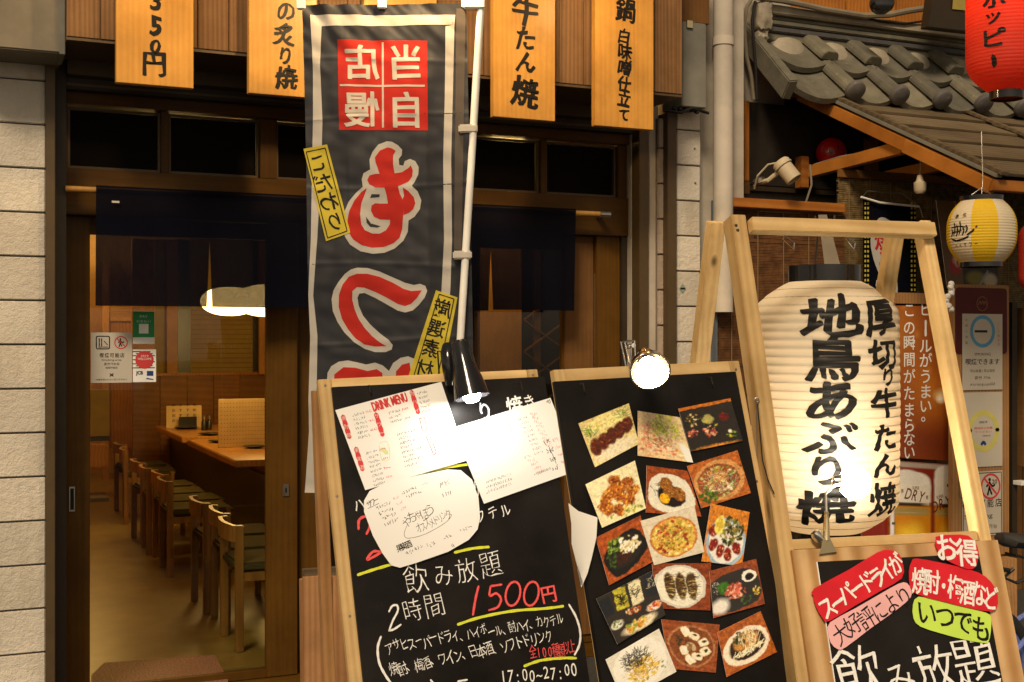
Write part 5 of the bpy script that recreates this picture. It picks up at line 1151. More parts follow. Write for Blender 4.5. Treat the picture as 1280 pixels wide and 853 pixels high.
# lamp clipped to the plywood top, bulb in front of the lantern
base = B3.o+B3.u*B3.P(1031, 690)[0]+B3.v*(topz+.002)+B3.n*.008
t = thing('clip_lamp', 'brass clip lamp on the plywood edge with a white hot bulb before the lantern', 'lamp', None, None, Matrix.Translation(base))
Mi = t.matrix_world.inverted(); g = lambda px_, py_, off: Mi @ onfr(B3, px_, py_, off)
MB().add([g(1024, 693, .022), g(1046, 690, .022), g(1037, 672, .02), g(1030, 672, .02), g(1024, 693, .016), g(1046, 690, .016), g(1037, 672, .012), g(1030, 672, .012)], [(0, 1, 2, 3), (7, 6, 5, 4), (0, 4, 5, 1), (1, 5, 6, 2), (2, 6, 7, 3), (3, 7, 4, 0)]).build('clamp_jaw', 'brass', t)
MB().tube([g(1033, 676, .016), g(1033, 655, .020), g(1033, 640, .03)], [.009, .008, .006], 10).build('clamp_stem', 'brass', t, smooth=True)
MB().tube([g(1033, 640, .03), g(1032, 618, .035), g(1042, 607, -.03), g(1056, 605, -.09)], .0035, 8).build('gooseneck', 'steel', t, smooth=True)
MB().lathe([(.001, 0), (.012, .002), (.015, .012), (.011, .03)], g(1018, 664, .02), (.5, -.2, -1), 14).build('thumb_lever', 'chrome', t, smooth=True)
pb = g(1068, 604, -.09); pb2 = t.matrix_world @ pb; dcam = Vector((-.1, -.8, .5)); 
MB().lathe([(.020, -.030), (.021, -.040), (.014, -.060), (.001, -.062)], pb, RT*1-UP*.1, 20).build('bulb_socket', 'chrome', t, smooth=True)
sp = []
for k in range(13): a = -math.pi/2+math.pi*k/12; sp.append((max(.0005, .045*math.cos(a)), .045*math.sin(a)))
MB().lathe(sp, pb, (0, 0, 1), 24).build('bulb', emit('stand_lamp_bulb', (1, .90, .70), 55), t, smooth=True)

# ---- big lantern
def lantern(name, label, ctr, R_, H_, shade_mat, ribs, prof, rings=True, ringr=.45, ringh=.05, face=None, gores=None, pleat=.012):
    n = (CAM-ctr); n.z = 0; n = n.normalized() if face is None else face; u = Vector((0, 0, 1)).cross(n).normalized()
    Mx = Matrix.Translation(ctr) @ Matrix((u, UP, n)).transposed().to_4x4()
    t = thing(name, label, 'lantern', None, None, Mx)
    def RR(y): return R_*prof(y/(H_/2))*(1+pleat*(abs(math.sin(math.pi*ribs*(y/H_+.5)))-.5))
    rows = [(-H_/2+H_*k/(ribs*4)) for k in range(ribs*4+1)]
    if gores is None: MB().lathe([(RR(y), y) for y in rows], (0, 0, 0), (0, 1, 0), 64).build('lamp_shade', shade_mat, t, smooth=True)
    else:
        for a0, a1, mt in gores:
            mb = MB(); ns = 10
            for y in rows:
                for j in range(ns+1): a = rad(a0+(a1-a0)*j/ns); mb.v.append((RR(y)*math.sin(a), y, RR(y)*math.cos(a)))
            for i in range(len(rows)-1):
                for j in range(ns): k = i*(ns+1)+j; mb.f.append((k, k+1, k+ns+2, k+ns+1))
            mb.build('paper_gore', mt, t, smooth=True)
    if rings:
        rr = R_*prof(1)
        for s in (1, -1): MB().lathe([(rr*.93, s*H_/2), (rr*1.0, s*H_/2-.002*s), (rr*1.01, s*(H_/2+ringh)), (rr*.93, s*(H_/2+ringh)), (rr*.93, s*H_/2)], (0, 0, 0), (0, 1, 0), 40).build('end_ring', 'black', t, smooth=True)
    def wrap(mb, name, mat, lift=.0028, step=.007):
        o = mb.build(name, mat, t, deform=lambda p: p); xs = [p[0] for p in mb.v]; ys = [p[1] for p in mb.v]
        st = H_/(ribs*4)
        cut_grid(o, np.arange(min(xs), max(xs), step), np.arange(-H_/2, H_/2, st)[:])
        for v in o.data.vertices:
            a = v.co.x/R_; r = RR(v.co.y)+lift+v.co.z; v.co = (r*math.sin(a), v.co.y, r*math.cos(a))
        o.data.shade_smooth(); return o
    return t, wrap, RR
def prof_big(t):
    a = abs(t); return 1-.02*a if a < .72 else max(.44, (1-.02*.72)*(1-.50*((a-.72)/.28)**1.9))
ctr = atD(1031, 508, 3.88); dL = 3.88
tl, wrap, RR = lantern('big_paper_lantern', 'big cream paper lantern with heavy black brush characters inside the pine stand', ctr, .227, .780, 'washi', 30, prof_big, ringh=.05, pleat=.012)
def LP(px_, py_):                                            # photo pixel -> unrolled lantern surface
    dx = (px_-1031)/FPX*(dL-.18); s = max(-.995, min(.995, dx/.225)); return (math.asin(s)*.227, (508-py_)/FPX*(dL-.18))
m = MB()
for ch, x, y, sx, sy in (('地', 1040, 394, .170, .125), ('鳥', 1041, 446, .155, .130), ('あ', 1040, 497, .150, .118), ('ぶ', 1038, 543, .150, .102), ('り', 1034, 583, .115, .095), ('焼', 1032, 630, .165, .105)):
    put(m, ch, LP(x, y), sx*1.10, sy*1.05, .07, .030, .09, 0, shear=.10)
wrap(m, 'lettering', 'ink')
m = MB()
for ch, x, y, sx, sy in (('厚', 1101, 393, .135, .115), ('切', 1103, 440, .130, .095), ('り', 1107, 468, .075, .058), ('牛', 1104, 501, .13, .092), ('た', 1104, 543, .13, .085), ('ん', 1105, 578, .125, .075), ('焼', 1104, 622, .130, .10)):
    put(m, ch, LP(x, y), sx*1.02, sy*1.04, .05, .028, .09, 0)
wrap(m, 'lettering', 'ink')
m = MB()
for k in range(31):
    y = -.39+.78*k/30; m.tube([((RR(y)-.0015)*math.sin(a), y, (RR(y)-.0015)*math.cos(a)) for a in [i*math.pi/24 for i in range(49)]], .0016, 4, False)
tag(m.build('wire_ribs', 'string', tl), kind='stuff')
# hanging wires, tassel-like cloth, hooks
MB().tube([(-.03, .44, 0), (-.022, .53, 0), (-.03, .60, -.01)], .003, 6).tube([(.03, .44, 0), (.02, .53, 0), (.03, .60, -.01)], .003, 6).build('hanging_wire', 'skillet', tl)
MB().add([(-.000, .435, .05), (.048, .435, .05), (.006, .60, .02), (-.020, .60, .02), (-.000, .435, .046), (.048, .435, .046), (.006, .60, .016), (-.020, .60, .016)], [(0, 1, 2, 3), (7, 6, 5, 4), (0, 4, 5, 1), (1, 5, 6, 2), (2, 6, 7, 3), (3, 7, 4, 0)]).build('hanging_cloth', 'conduit', tl)
for x0, x1 in ((978, 992), (1057, 1068)):
    p = [Mi_ for Mi_ in (tl.matrix_world.inverted() @ atD(a, b, 3.63) for a, b in ((x0, 299), ((x0+x1)/2, 306), (x1, 312), (x1+1, 304), (x0+4, 296)))]
    MB().tube(p, .0022, 6).build('wire_hook', 'chrome', tl)
l = bpy.data.lights.new('lantern_glow', 'POINT'); l.energy = 1.7; l.color = (1, .68, .38); l.shadow_soft_size = .05
lo = bpy.data.objects.new('lantern_glow', l); COL.objects.link(lo); lo.location = ctr+Vector((0, 0, -.12))
# eye hook with cord on the left post
q = onfr(B3, 946, 500, .006); Mi = Matrix.Translation(q).inverted()
MB().tube([RT*.006*math.cos(a)+UP*.006*math.sin(a) for a in [i*.5 for i in range(14)]], .0018, 6).tube([Vector((0, 0, -.006)), Vector((0, 0, -.28))], .0016, 6).build('eye_hook', 'steel', t3).matrix_local = t3.matrix_world.inverted() @ Matrix.Translation(q)
MB().tube([Mi @ onfr(B3, x, y, .012) for x, y in ((947, 505), (950, 540), (953, 575), (960, 600), (968, 618))], .0018, 6).build('cord', 'cable', t3).matrix_local = t3.matrix_world.inverted() @ Matrix.Translation(q)

# ================================================================== NEIGHBOUR ON THE RIGHT: tiled pent roof, eave, blinds, posters
random.seed(31)
nb = thing('tiled_pent_roof', 'grey clay tile and board pent roof over the neighbouring bar front', 'roof', GF)
# tile slope: from (Y 5.57, Z 3.11) down to (Y 5.19, Z 2.80)
ru = Vector((1, 0, 0)); rs = Vector((0, -.38, -.31)).normalized(); rn = Vector((0, -.31, .38)).normalized()
FR = Frame((3.90, 5.57, 3.085), ru, rs, rn); MR = FR.M      # local: x along, y down the slope, z out
LR = .49
def onR(mb, pts, faces): return mb.add([MR @ Vector(p) for p in pts], faces)
bx = [4.214-3.90+.292*k for k in range(0, 9)]
def pan(x0, x1, y0, y1, z0, z1, sag):
    mb = MB(); n = 8; vs = []
    for zt in (0, -.030):
        for j, (y, z) in enumerate(((y0, z0), (y1, z1))):
            for i in range(n+1):
                u = i/n; dip = -sag*math.sin(math.pi*u); yy = y+(0.028*math.sin(math.pi*u) if j else 0); vs.append((x0+(x1-x0)*u, yy, z+dip+zt))
    m_ = n+1; fs = []
    for i in range(n):
        fs += [(i, i+1, m_+i+1, m_+i), (2*m_+i, 3*m_+i, 3*m_+i+1, 2*m_+i+1), (m_+i, m_+i+1, 3*m_+i+1, 3*m_+i), (i, 2*m_+i, 2*m_+i+1, i+1)]
    fs += [(0, m_, 3*m_, 2*m_), (n, 2*m_+n, 3*m_+n, m_+n)]
    return onR(mb, vs, fs)
def barrel(x, y0, y1, z0, z1, r):
    mb = MB(); n = 10; vs = []
    for y, z in ((y0, z0), (y1, z1)):
        for i in range(n+1): a = math.pi*i/n; vs.append((x+r*math.cos(a), y, z+(r*.82)*min(1, 1.25*math.sin(a))))
    m_ = n+1; fs = [(i, i+1, m_+i+1, m_+i) for i in range(n)]+[tuple(range(m_))[::-1], tuple(range(m_, 2*m_)), (0, m_, m_+n, n)]
    return onR(mb, vs, fs)
prevx = -.045
for k, x in enumerate(bx):
    j = random.uniform(-.004, .004)
    pan(prevx, x, -.03, LR*.56, .050+j, .048, .035).build('roof_tile', 'kawara', nb, smooth=True)
    pan(prevx, x, LR*.40, LR+.03, .008, .005+j, .035).build('roof_tile', 'kawara', nb, smooth=True)
    barrel(x, -.02, LR*.50, .040+j, .047, .056).build('roof_tile', 'kawara', nb, bevel=.003)
    barrel(x, LR*.44, LR+.035, .000, .005, .052).build('roof_tile', 'kawara', nb, bevel=.003)
    c = MR @ Vector((x, LR+.030, .022))
    MB().lathe([(.053, 0), (.056, .010), (.053, .030), (.044, .037), (.001, .040)], c, rs, 24).build('tile_end_cap', 'kawaradisc', nb, smooth=True)
    prevx = x
onR(MB(), [(-.095, -.06, .075), (-.04, -.06, .085), (-.04, LR+.03, .04), (-.095, LR+.03, .03), (-.095, -.06, -.03), (-.04, -.06, -.03), (-.04, LR+.03, -.075), (-.095, LR+.03, -.075)], [(0, 1, 2, 3), (7, 6, 5, 4), (0, 4, 5, 1), (1, 5, 6, 2), (2, 6, 7, 3), (3, 7, 4, 0)]).build('verge_tile', 'kawara', nb, bevel=.006)
onR(MB().add([], []), [(-.04, -.08, -.075), (2.6, -.08, -.075), (2.6, LR-.01, -.075), (-.04, LR-.01, -.075), (-.04, -.08, -.055), (2.6, -.08, -.055), (2.6, LR-.01, -.055), (-.04, LR-.01, -.055)], [(0, 3, 2, 1), (4, 5, 6, 7), (0, 1, 5, 4), (1, 2, 6, 5), (2, 3, 7, 6), (3, 0, 4, 7)]).build('roof_deck', 'brownwood', nb)
# ridge
zr = 3.13
for i, (z0, z1, y0, y1, mt) in enumerate(((zr+.085, zr+.135, 5.47, 5.62, 'mortar'), (zr+.058, zr+.083, 5.50, 5.62, 'kawara'), (zr+.03, zr+.0565, 5.485, 5.62, 'kawara'), (zr-.005, zr+.0285, 5.495, 5.62, 'kawaradisc'), (zr-.05, zr-.006, 5.51, 5.62, 'kawara'))):
    MB().box(3.90, 6.6, y0, y1, z0, z1).build('ridge_tile', mt, nb, bevel=.006)
o = MB(); 
for (x0, x1, y0, y1, z0, z1) in ((3.815, 3.915, 5.43, 5.6, zr-.02, zr+.14), (3.83, 3.90, 5.45, 5.6, zr-.075, zr-.01)):
    q = bmesh.new(); bmesh.ops.create_icosphere(q, subdivisions=4, radius=1)
    vs = []
    for v in q.verts:
        p = v.co; k = max(abs(p.x), abs(p.y), abs(p.z)); p = p.lerp(p/k, .72); d = 1+.10*noise.noise(p*2.1+Vector((z0*9, 0, 0)))+.04*noise.noise(p*6)
        vs.append(((x0+x1)/2+p.x*d*(x1-x0)/2, (y0+y1)/2+p.y*d*(y1-y0)/2, (z0+z1)/2+p.z*d*(z1-z0)/2))
    o.add(vs, [tuple(w_.index for w_ in f.verts) for f in q.faces]); q.free()
o.build('mortar_lump', 'mortar', nb, smooth=True)
for k, x in enumerate(bx):
    c = Vector((3.90+x-.146, 5.515, zr-.055)); MB().lathe([(.001, .03), (.07, .02), (.115, -.01), (.12, -.03)], c, (0, -.6, .55), 20).build('mortar_fillet', 'mortar', nb, smooth=True)
# board slope: verge (X 4.14) from (Y 5.49, Z 2.83) down to (Y 4.10, Z 2.17)
bs = Vector((0, -1.39, -.66)).normalized(); bn = Vector((0, -.66, 1.39)).normalized(); FD = Frame((4.14, 5.49, 2.83), ru, bs, bn); MD = FD.M; LD = 1.54
def onD(x0, x1, y0, y1, z0, z1, z0b=None):
    zb = z0 if z0b is None else z0b; dz = z1-z0
    vs = [(x0, y0, z0), (x1, y0, z0), (x1, y1, zb), (x0, y1, zb), (x0, y0, z0+dz), (x1, y0, z0+dz), (x1, y1, zb+dz), (x0, y1, zb+dz)]
    return MB().add([MD @ Vector(v) for v in vs], [(0, 3, 2, 1), (4, 5, 6, 7), (0, 1, 5, 4), (1, 2, 6, 5), (2, 3, 7, 6), (3, 0, 4, 7)])
ys = [.0, .26, .50, .74, .99, 1.26, 1.53]
for a, b in zip(ys[:-1], ys[1:]):
    for x0, x1 in ((.02, 1.20), (1.205, 2.5)):
        onD(x0, x1, a-.03, b, .000+random.uniform(0, .003), .014, .016).build('roof_plank', 'roofboard', nb, bevel=.002)
onD(-.012, .030, -.02, LD+.02, .028, .045).build('verge_strip', 'roofboard', nb, bevel=.002)
onD(-.018, .018, -.02, LD+.0, .010, .0275).build('verge_strip', 'zinc', nb, bevel=.002)
onD(.85, .885, .3, LD, .030, .045).build('cover_strip', 'roofboard', nb, bevel=.002)
onD(-.020, .018, .0, LD*.62, -.062, -.002).build('barge_rafter', 'redwoodZ', nb, bevel=.002)
onD(-.026, .014, LD*.60, LD-.01, -.067, -.003).build('barge_rafter', 'redwoodZ', nb, bevel=.002)
for x in (.62, 1.25, 1.9): onD(x, x+.04, .0, LD-.05, -.06, -.004).build('rafter', 'brownwood', nb, bevel=.002)
ev = MD @ Vector((0, LD, -.03))
MB().box(4.12, 6.6, ev.y-.01, ev.y+.03, ev.z-.02, ev.z+.03).build('eave_beam', 'redwood', nb, bevel=.003)
def seg(name, mat, p0, p1, w_, h_, bev=.002):
    p0 = Vector(p0); p1 = Vector(p1); d = (p1-p0); L_ = d.length; d.normalize(); sdv = d.cross(UP).normalized(); up = sdv.cross(d)
    Mx = Matrix.Translation(p0) @ Matrix((sdv, d, up)).transposed().to_4x4()
    o = MB().box(-w_/2, w_/2, 0, L_, -h_/2, h_/2, None).build(name, mat, nb, bevel=bev); o.matrix_local = Mx; return o
seg('tie_beam', 'redwoodZ', (4.165, 5.52, 2.375), (4.165, 4.72, 2.405), .045, .062)
seg('tie_beam', 'redwoodZ', (4.72, 5.5, 2.385), (4.72, 4.75, 2.405), .045, .062)
MB().box(4.10, 4.15, 5.44, 5.50, 2.29, 2.46).build('wall_block', 'redwood', nb, bevel=.003)
MB().box(4.58, 4.64, 5.46, 5.52, 2.0, 2.6).build('wall_post', 'brownwood', nb, bevel=.003)
MB().tube([(4.165, 5.42, 2.412), (4.167, 5.2, 2.425), (4.165, 5.05, 2.420), (4.165, 4.8, 2.436)], .006, 6).tube([(4.14, 5.42, 2.412), (4.135, 5.40, 2.30), (4.11, 5.42, 2.20), (4.08, 5.45, 2.14)], .006, 6).build('lamp_cable', 'conduit', nb)
# recess behind the roof and bar wall
wl = thing('bar_wall', 'dark timber wall of the neighbouring bar under the pent roof', 'wall', GF)
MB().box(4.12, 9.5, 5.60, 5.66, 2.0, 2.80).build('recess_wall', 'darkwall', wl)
for k in range(14):
    MB().box(3.50+k*.22, 3.50+k*.22+.215, 5.45, 5.48, 0, 1.99+.0*k).build('wall_plank', 'brownwood', wl, bevel=.002)
MB().box(3.30, 7, 5.585, 5.599, 2.0, 2.35).build('concrete_band', 'greyplaster', wl)
MB().box(3.30, 3.80, 5.10, 5.44, 2.145, 2.17).build('shelf_ledge', 'brownwood', wl, bevel=.003)
# upper wall boards behind the ridge
for k in range(10):
    x = 4.15+k*.36; MB().box(x, x+.352, 5.58, 5.60, 3.22, 3.9).build('upper_plank', 'redwoodZ', wl, bevel=.002)
def P2(Y): return facade(Y)
# dark box sign
Y = 5.53; f = facade(Y); a = f.P(931, 231); b = (f.P(1058, 126)[0], f.P(931, 127)[1])
t = thing('boxed_sign', 'dark box sign panel with a wooden edge under the tiled roof', 'sign', GF)
MB().box(a[0]+.025, b[0]+.2, Y, Y+.05, a[1], b[1]).build('panel_face', 'dimboard', t, bevel=.003)
MB().box(a[0]-.002, a[0]+.024, Y-.008, Y+.05, a[1]+.02, b[1]+.004).build('edge_strip', 'redwoodZ', t, bevel=.002)
MB().box(a[0]-.002, a[0]+.03, Y-.004, Y+.05, a[1]-.05, a[1]+.019).build('bracket', 'brownwood', t, bevel=.002)
MB().box(a[0]+.031, b[0]+.1, Y, Y+.03, a[1]-.03, a[1]-.003).build('lower_rail', 'darkbronze', t, bevel=.002)
# fire bell
c = atD(1039, 191, 6.70); t = thing('alarm_bell', 'round red alarm bell behind the tie beam', 'bell', None, None, world_M(c, -FW+RT*-.3))
MB().lathe([(.080, -.02), (.082, -.004), (.074, .014), (.048, .030), (.014, .037), (.001, .038)], seg=36).build('bell_dome', 'bellred', t, smooth=True)
MB().lathe([(.001, .043), (.010, .042), (.012, .036)], seg=12).build('dome_nut', 'skillet', t)
MB().box(-.03, .03, -.04, .04, -.07, -.03).build('bell_mount', 'skillet', t)
MB().lathe([(.001, .046), (.008, .044), (.009, .036)], (.036, .02, -.006), (0, 0, 1), 10).build('striker', 'skillet', t)
# spotlight
c = atD(984, 214, 5.9); ax = RT*.55-UP*.8-FW*.25
t = thing('outdoor_spotlight', 'aged white cylinder spotlight tilted over the box sign ledge', 'lamp', None, None, world_M(c, ax))
MB().lathe([(.001, -.062), (.036, -.060), (.044, -.05), (.044, -.034), (.040, -.032), (.040, .055), (.036, .057), (.034, .05), (.001, .045)], seg=28).build('lamp_housing', 'beige', t, smooth=True)
MB().lathe([(.0445, -.036), (.047, -.034), (.047, -.028), (.0445, -.026)], seg=28).build('housing_band', 'beige', t, smooth=True)
Mi = t.matrix_world.inverted(); g = lambda x, y, d: Mi @ atD(x, y, d)
MB().tube([g(975, 214, 5.92), g(960, 226, 5.95), g(950, 228, 6.0), g(944, 232, 6.1)], .012, 8).build('swivel_arm', 'beige', t, smooth=True)
MB().lathe([(.030, 0), (.034, .02), (.022, .03), (.001, .032)], g(950, 230, 6.0), (0, .3, -1), 14).build('mount_socket', 'steel', t, smooth=True)
MB().tube([g(970, 204, 5.9), g(960, 206, 5.92), g(947, 220, 5.95), g(943, 236, 6.0)], .005, 6).build('lamp_cable', 'beige', t)
# small hanging lamp holder
c = atD(1150, 224, 5.9); t = thing('hanging_socket', 'small cream lamp socket hanging on a wire below the rafters', 'lamp', None, None, Matrix.Translation(c))
MB().lathe([(.001, .02), (.012, .018), (.016, .0), (.020, -.012), (.030, -.018), (.029, -.055), (.022, -.065), (.018, -.07), (.001, -.068)], seg=20).build('socket_body', 'beige', t, smooth=True)
MB().tube([(0, 0, .02), (.003, 0, .06), (0, 0, .13)], .003, 6).build('wire', 'conduit', t)
# conduits on the plaster wall
f = facade(5.55)
def cpath(pts, Y, r, mat, name, label):
    ff = facade(Y); q = [(ff.P(x, y)[0], Y, ff.P(x, y)[1]) for x, y in pts]
    tag(MB().tube(q, r, 8).build(name, mat, frame=GF, smooth=True), label, 'cable')
cpath([(945, -10), (934, 8), (930, 30), (933, 70), (939, 95), (942, 125)], 5.40, .010, 'conduit', 'conduit', 'dusty grey conduit bending down the plaster wall left of the ridge')
cpath([(944, 2), (940, 25), (942, 50), (945, 90), (946, 125)], 5.42, .008, 'cable', 'conduit', 'thin black cable beside the dusty conduit on the plaster wall')
cpath([(940, -4), (985, 2), (1030, 12), (1080, 20), (1110, 19), (1135, 14), (1162, 10)], 5.44, .017, 'conduit', 'conduit', 'thick beige conduit sagging above the roof ridge')
cpath([(950, -2), (1000, 8), (1060, 17), (1100, 27), (1130, 30), (1160, 26)], 5.46, .006, 'cable', 'conduit', 'thin dark cable under the thick beige conduit')
c = atD(1104, 2, 6.5); tag(MB().lathe([(.06, -.05), (.062, 0), (.05, .02), (.02, .03), (.001, .028)], seg=20).build('round_fitting', 'black', smooth=True), 'round black fitting on the orange boards above the ridge', 'fitting').matrix_world = world_M(c, -FW)
f = facade(5.20); a = f.P(1160, 38); b = f.P(1215, -30)
t = thing('framed_signboard', 'dark framed signboard above the ridge left of the red lantern', 'sign', GF)
MB().add([(f.P(x, y)[0], yy, f.P(x, y)[1]) for yy in (5.20, 5.26) for x, y in ((1160, 34), (1250, 44), (1250, -40), (1170, -40))], [(0, 1, 2, 3), (7, 6, 5, 4), (0, 4, 5, 1), (1, 5, 6, 2), (2, 6, 7, 3), (3, 7, 4, 0)]).build('frame', 'darkbronze', t, bevel=.003)
MB().add([(f.P(x, y)[0], 5.192, f.P(x, y)[1]) for x, y in ((1189, 12), (1250, 18), (1250, -40), (1193, -40))], [(0, 1, 2, 3)]).build('panel_face', 'olive', t)

# ---- blinds
def blind(name, label, x0, x1, z0, z1, Y, mat, pitch, th, cords, seed=3):
    random.seed(seed); t = thing(name, label, 'blind', GF)
    MB().box(x0, x1, Y-.02, Y+.005, z1, z1+.045).build('head_rail', 'brownwood', t, bevel=.003)
    mb = MB(); z = z1-.002
    while z > z0:
        j = random.uniform(-.0012, .0012); d = random.uniform(-.002, .002); xa = x0+random.uniform(-.006, .006); xb = x1+random.uniform(-.006, .006)
        mb.box(xa, xb, Y-.003+d, Y+.001+d, z-pitch*th, z); z -= pitch+j*.6
    tag(mb.build('blind_slats', mat, t), kind='stuff')
    cb = MB(); n = cords
    for k in range(n):
        x = x0+(x1-x0)*(k+.5)/n; cb.box(x-.002, x+.002, Y-.0075, Y-.0055, z0, z1)
    cb.build('blind_cord', 'string', t)
    MB().box(x0, x1, Y+.006, Y+.010, z0, z1).build('backing', 'darkwall', t); return t
f = facade(5.0); blind('bamboo_blind', 'reddish brown bamboo blind behind the pine stand', f.P(897, 300)[0], f.P(1056, 300)[0], .3, f.P(905, 262)[1], 5.0, 'bamboo', .0075, .78, 5)
f = facade(5.18); blind('reed_blind', 'dark reed blind hanging under the roof at the right', f.P(1047, 300)[0], f.P(1290, 300)[0]+.3, 1.3, f.P(1100, 226)[1], 5.18, 'bamboo2', .010, .8, 12, 5)
t = thing('support_post', 'slim blue-grey metal post at the left edge of the bamboo blind', 'post', GF)
f = facade(4.98); MB().box(f.P(894.5, 300)[0], f.P(897, 300)[0], 4.98, 5.03, 0, f.P(895, 250)[1]).build('post_face', plain('blue_grey_paint', (.10, .12, .14), .5), t)
f = facade(4.97); a = f.P(903, 262); b = f.P(1050, 250)
tag(MB().box(a[0], f.P(1050, 262)[0], 4.93, 4.99, a[1]+.01, a[1]+.055).build('blind_beam', 'redwood', frame=GF, bevel=.003), 'horizontal brown beam across the top of the bamboo blind', 'beam')
# ---- navy mini banner on its hanger
f = facade(5.02); fm = Frame((0, 5.02, 0), (1, 0, 0), (0, 0, 1), (0, -1, 0))
t = thing('small_navy_banner', 'small navy banner with red lettering hanging before the reed blind', 'banner', fm)
Q = fm.P; tl_, tr_, br_, bl_ = Q(1085, 250), Q(1138, 258), Q(1138, 420), Q(1085, 420)
def stripm(poly, name, mat, z, th=.0008): return MB().prism([Q(x, y) for x, y in poly], z, z+th).build(name, mat, t)
stripm([(1079, 249), (1145, 259), (1146, 385), (1079, 385)], 'cloth', 'noren', -.001)
m = MB()
for sx_ in (1080.5, 1084, 1138.5, 1142.5):
    for k in range(22): m.flat([Q(sx_, 253+k*6), Q(sx_+2, 253+k*6), Q(sx_+2, 256+k*6), Q(sx_, 256+k*6)], .0006)
tag(m.build('edge_stitching', 'byellow', t), kind='stuff')
m = MB(); m.flat([Q(x, y) for x, y in smooth_poly([(1096, 276), (1104, 272), (1112, 276), (1120, 280), (1120, 300), (1118, 330), (1122, 360), (1118, 384), (1098, 384), (1100, 350), (1092, 325), (1088, 300)], 3)], .0007); m.build('lettering_outline', 'bwhite', t)
m = MB()
for ch, x, y in (('焼', 1104, 301), ('と', 1106, 327), ('り', 1109, 352), ('ん', 1108, 378)): put(m, ch, Q(x, y), .115, .115, 0, .03, .05, .0013)
m.build('lettering', 'bred', t)
MB().tube([Vector((*Q(1074, 247), .015)), Vector((*Q(1096, 254), .02)), Vector((*Q(1146, 259), .015))], .006, 8).build('hanger_bar', 'whiteplastic', t, smooth=True)
MB().tube([Vector((*Q(1076, 246), .015)), Vector((*Q(1083, 239), .01)), Vector((*Q(1125, 242), .01)), Vector((*Q(1147, 258), .012)), Vector((*Q(1152, 273), .01))], .003, 6).build('hanger_wire', 'steel', t)
# ---- yellow and white lantern
c = atD(1227, 290, 4.9)
def prof_y(t): a = abs(t); return max(.62, (1-min(1, a)**2.7*.40))
face = -FW
gs = [(-128, -83, 'yellowpaper'), (-83, -38, 'whitepaper'), (-38, 7, 'yellowpaper'), (7, 50, 'whitepaper'), (50, 95, 'yellowpaper'), (95, 140, 'whitepaper'), (140, 185, 'yellowpaper'), (185, 232, 'whitepaper')]
ty, wrapy, RRy = lantern('striped_lantern', 'round yellow and white striped lantern hanging under the eave', c, .132, .245, None, 22, prof_y, ringh=.018, face=face, gores=gs, pleat=.012)
m = MB(); RL = .132
for k, (a0_, y0_, y1_) in enumerate(((-76, .006, -.020), (-70, .030, -.018), (-64, .020, -.022), (-58, .034, -.016), (-52, .012, -.020), (-46, .018, -.012))): m.strip([(RL*rad(a0_), y0_), (RL*rad(a0_+2), (y0_+y1_)/2), (RL*rad(a0_-1), y1_)], .0062, 0, .3)
m.strip([(RL*rad(-78), .012), (RL*rad(-60), .016), (RL*rad(-47), .010)], .0045, 0, .3).strip([(RL*rad(-74), -.006), (RL*rad(-54), -.002)], .0045, 0, .3)
m.strip([(RL*rad(-78), -.030), (RL*rad(-66), -.040), (RL*rad(-50), -.034), (RL*rad(-42), -.026)], .0075, 0, .4); m.strip([(RL*rad(-44), -.020), (RL*rad(-36), -.008), (RL*rad(-33), .000)], .008, 0, .3); m.strip([(RL*rad(-30), .008), (RL*rad(-28), .012)], .007, 0, .3)
line(m, 'ハイシーサー'[:2]+'サワー', (RL*rad(-68), -.060), (RL*rad(-30), -.056), .014, .018, 0, .01); line(m, '樽生', (RL*rad(-66), .055), (RL*rad(-50), .058), .018, .018, 0, .01)
wrapy(m, 'lettering', 'ink', .0015, .006)
MB().tube([(0, .142, 0), (.005, .20, 0), (0, .40, 0)], .0025, 6).tube([(-.05, .140, 0), (0, .175, 0), (.05, .140, 0)], .0018, 6).build('hanging_wire', 'steel', ty)
# ---- red lantern
c = atD(1258, 20, 4.55); gz = .30
def prof_r(t): a = abs(t); return 1 if a < .55 else max(.42, 1-.58*((a-.55)/.45)**2.3)
tr, wrapr, RRr = lantern('red_lantern', 'bright red paper lantern with black lettering at the top right corner', c, .142, .56, 'redpaper', 42, prof_r, ringh=.028, face=face, pleat=.014)
def RP(px_, py_):
    dx = (px_-1258)/FPX*4.43; s = max(-.99, min(.99, dx/.142)); return (math.asin(s)*.142, (20-py_)/FPX*4.43)
m = MB()
for px_, lst in ((1226, (('ホ', 10, 1), ('ッ', 31, .8), ('ピ', 58, 1.05), ('ー', 87, .8))), (1279, (('ホ', 4, 1), ('ッ', 22, .7), ('ピ', 47, 1.05), ('ー', 78, .8)))):
    for ch, y, k in lst:
        q = RP(px_, y)
        if ch == 'ー': m.strip([(q[0], q[1]+.020), (q[0]+.004, q[1]), (q[0], q[1]-.016)], .018, 0, .5)
        else: put(m, ch, q, .092*k, .072*k, 0, .03, .05, 0)
wrapr(m, 'lettering', 'ink', .0016, .008)
MB().tube([(0, .3, 0), (0, .6, 0)], .003, 6).build('hanging_wire', 'steel', tr)
l = bpy.data.lights.new('red_lantern_glow', 'POINT'); l.energy = 1.6; l.color = (1, .55, .3); l.shadow_soft_size = .03
lo = bpy.data.objects.new('red_lantern_glow', l); COL.objects.link(lo); lo.location = c+Vector((0, 0, .05))
# second red lantern, only its left edge in view
c = atD(1292, 322, 5.0)
t9, w9, _ = lantern('red_lantern', 'red lantern cut by the right edge beside the striped lantern', c, .058, .28, 'redpaper', 20, prof_r, ringh=.01, face=face)

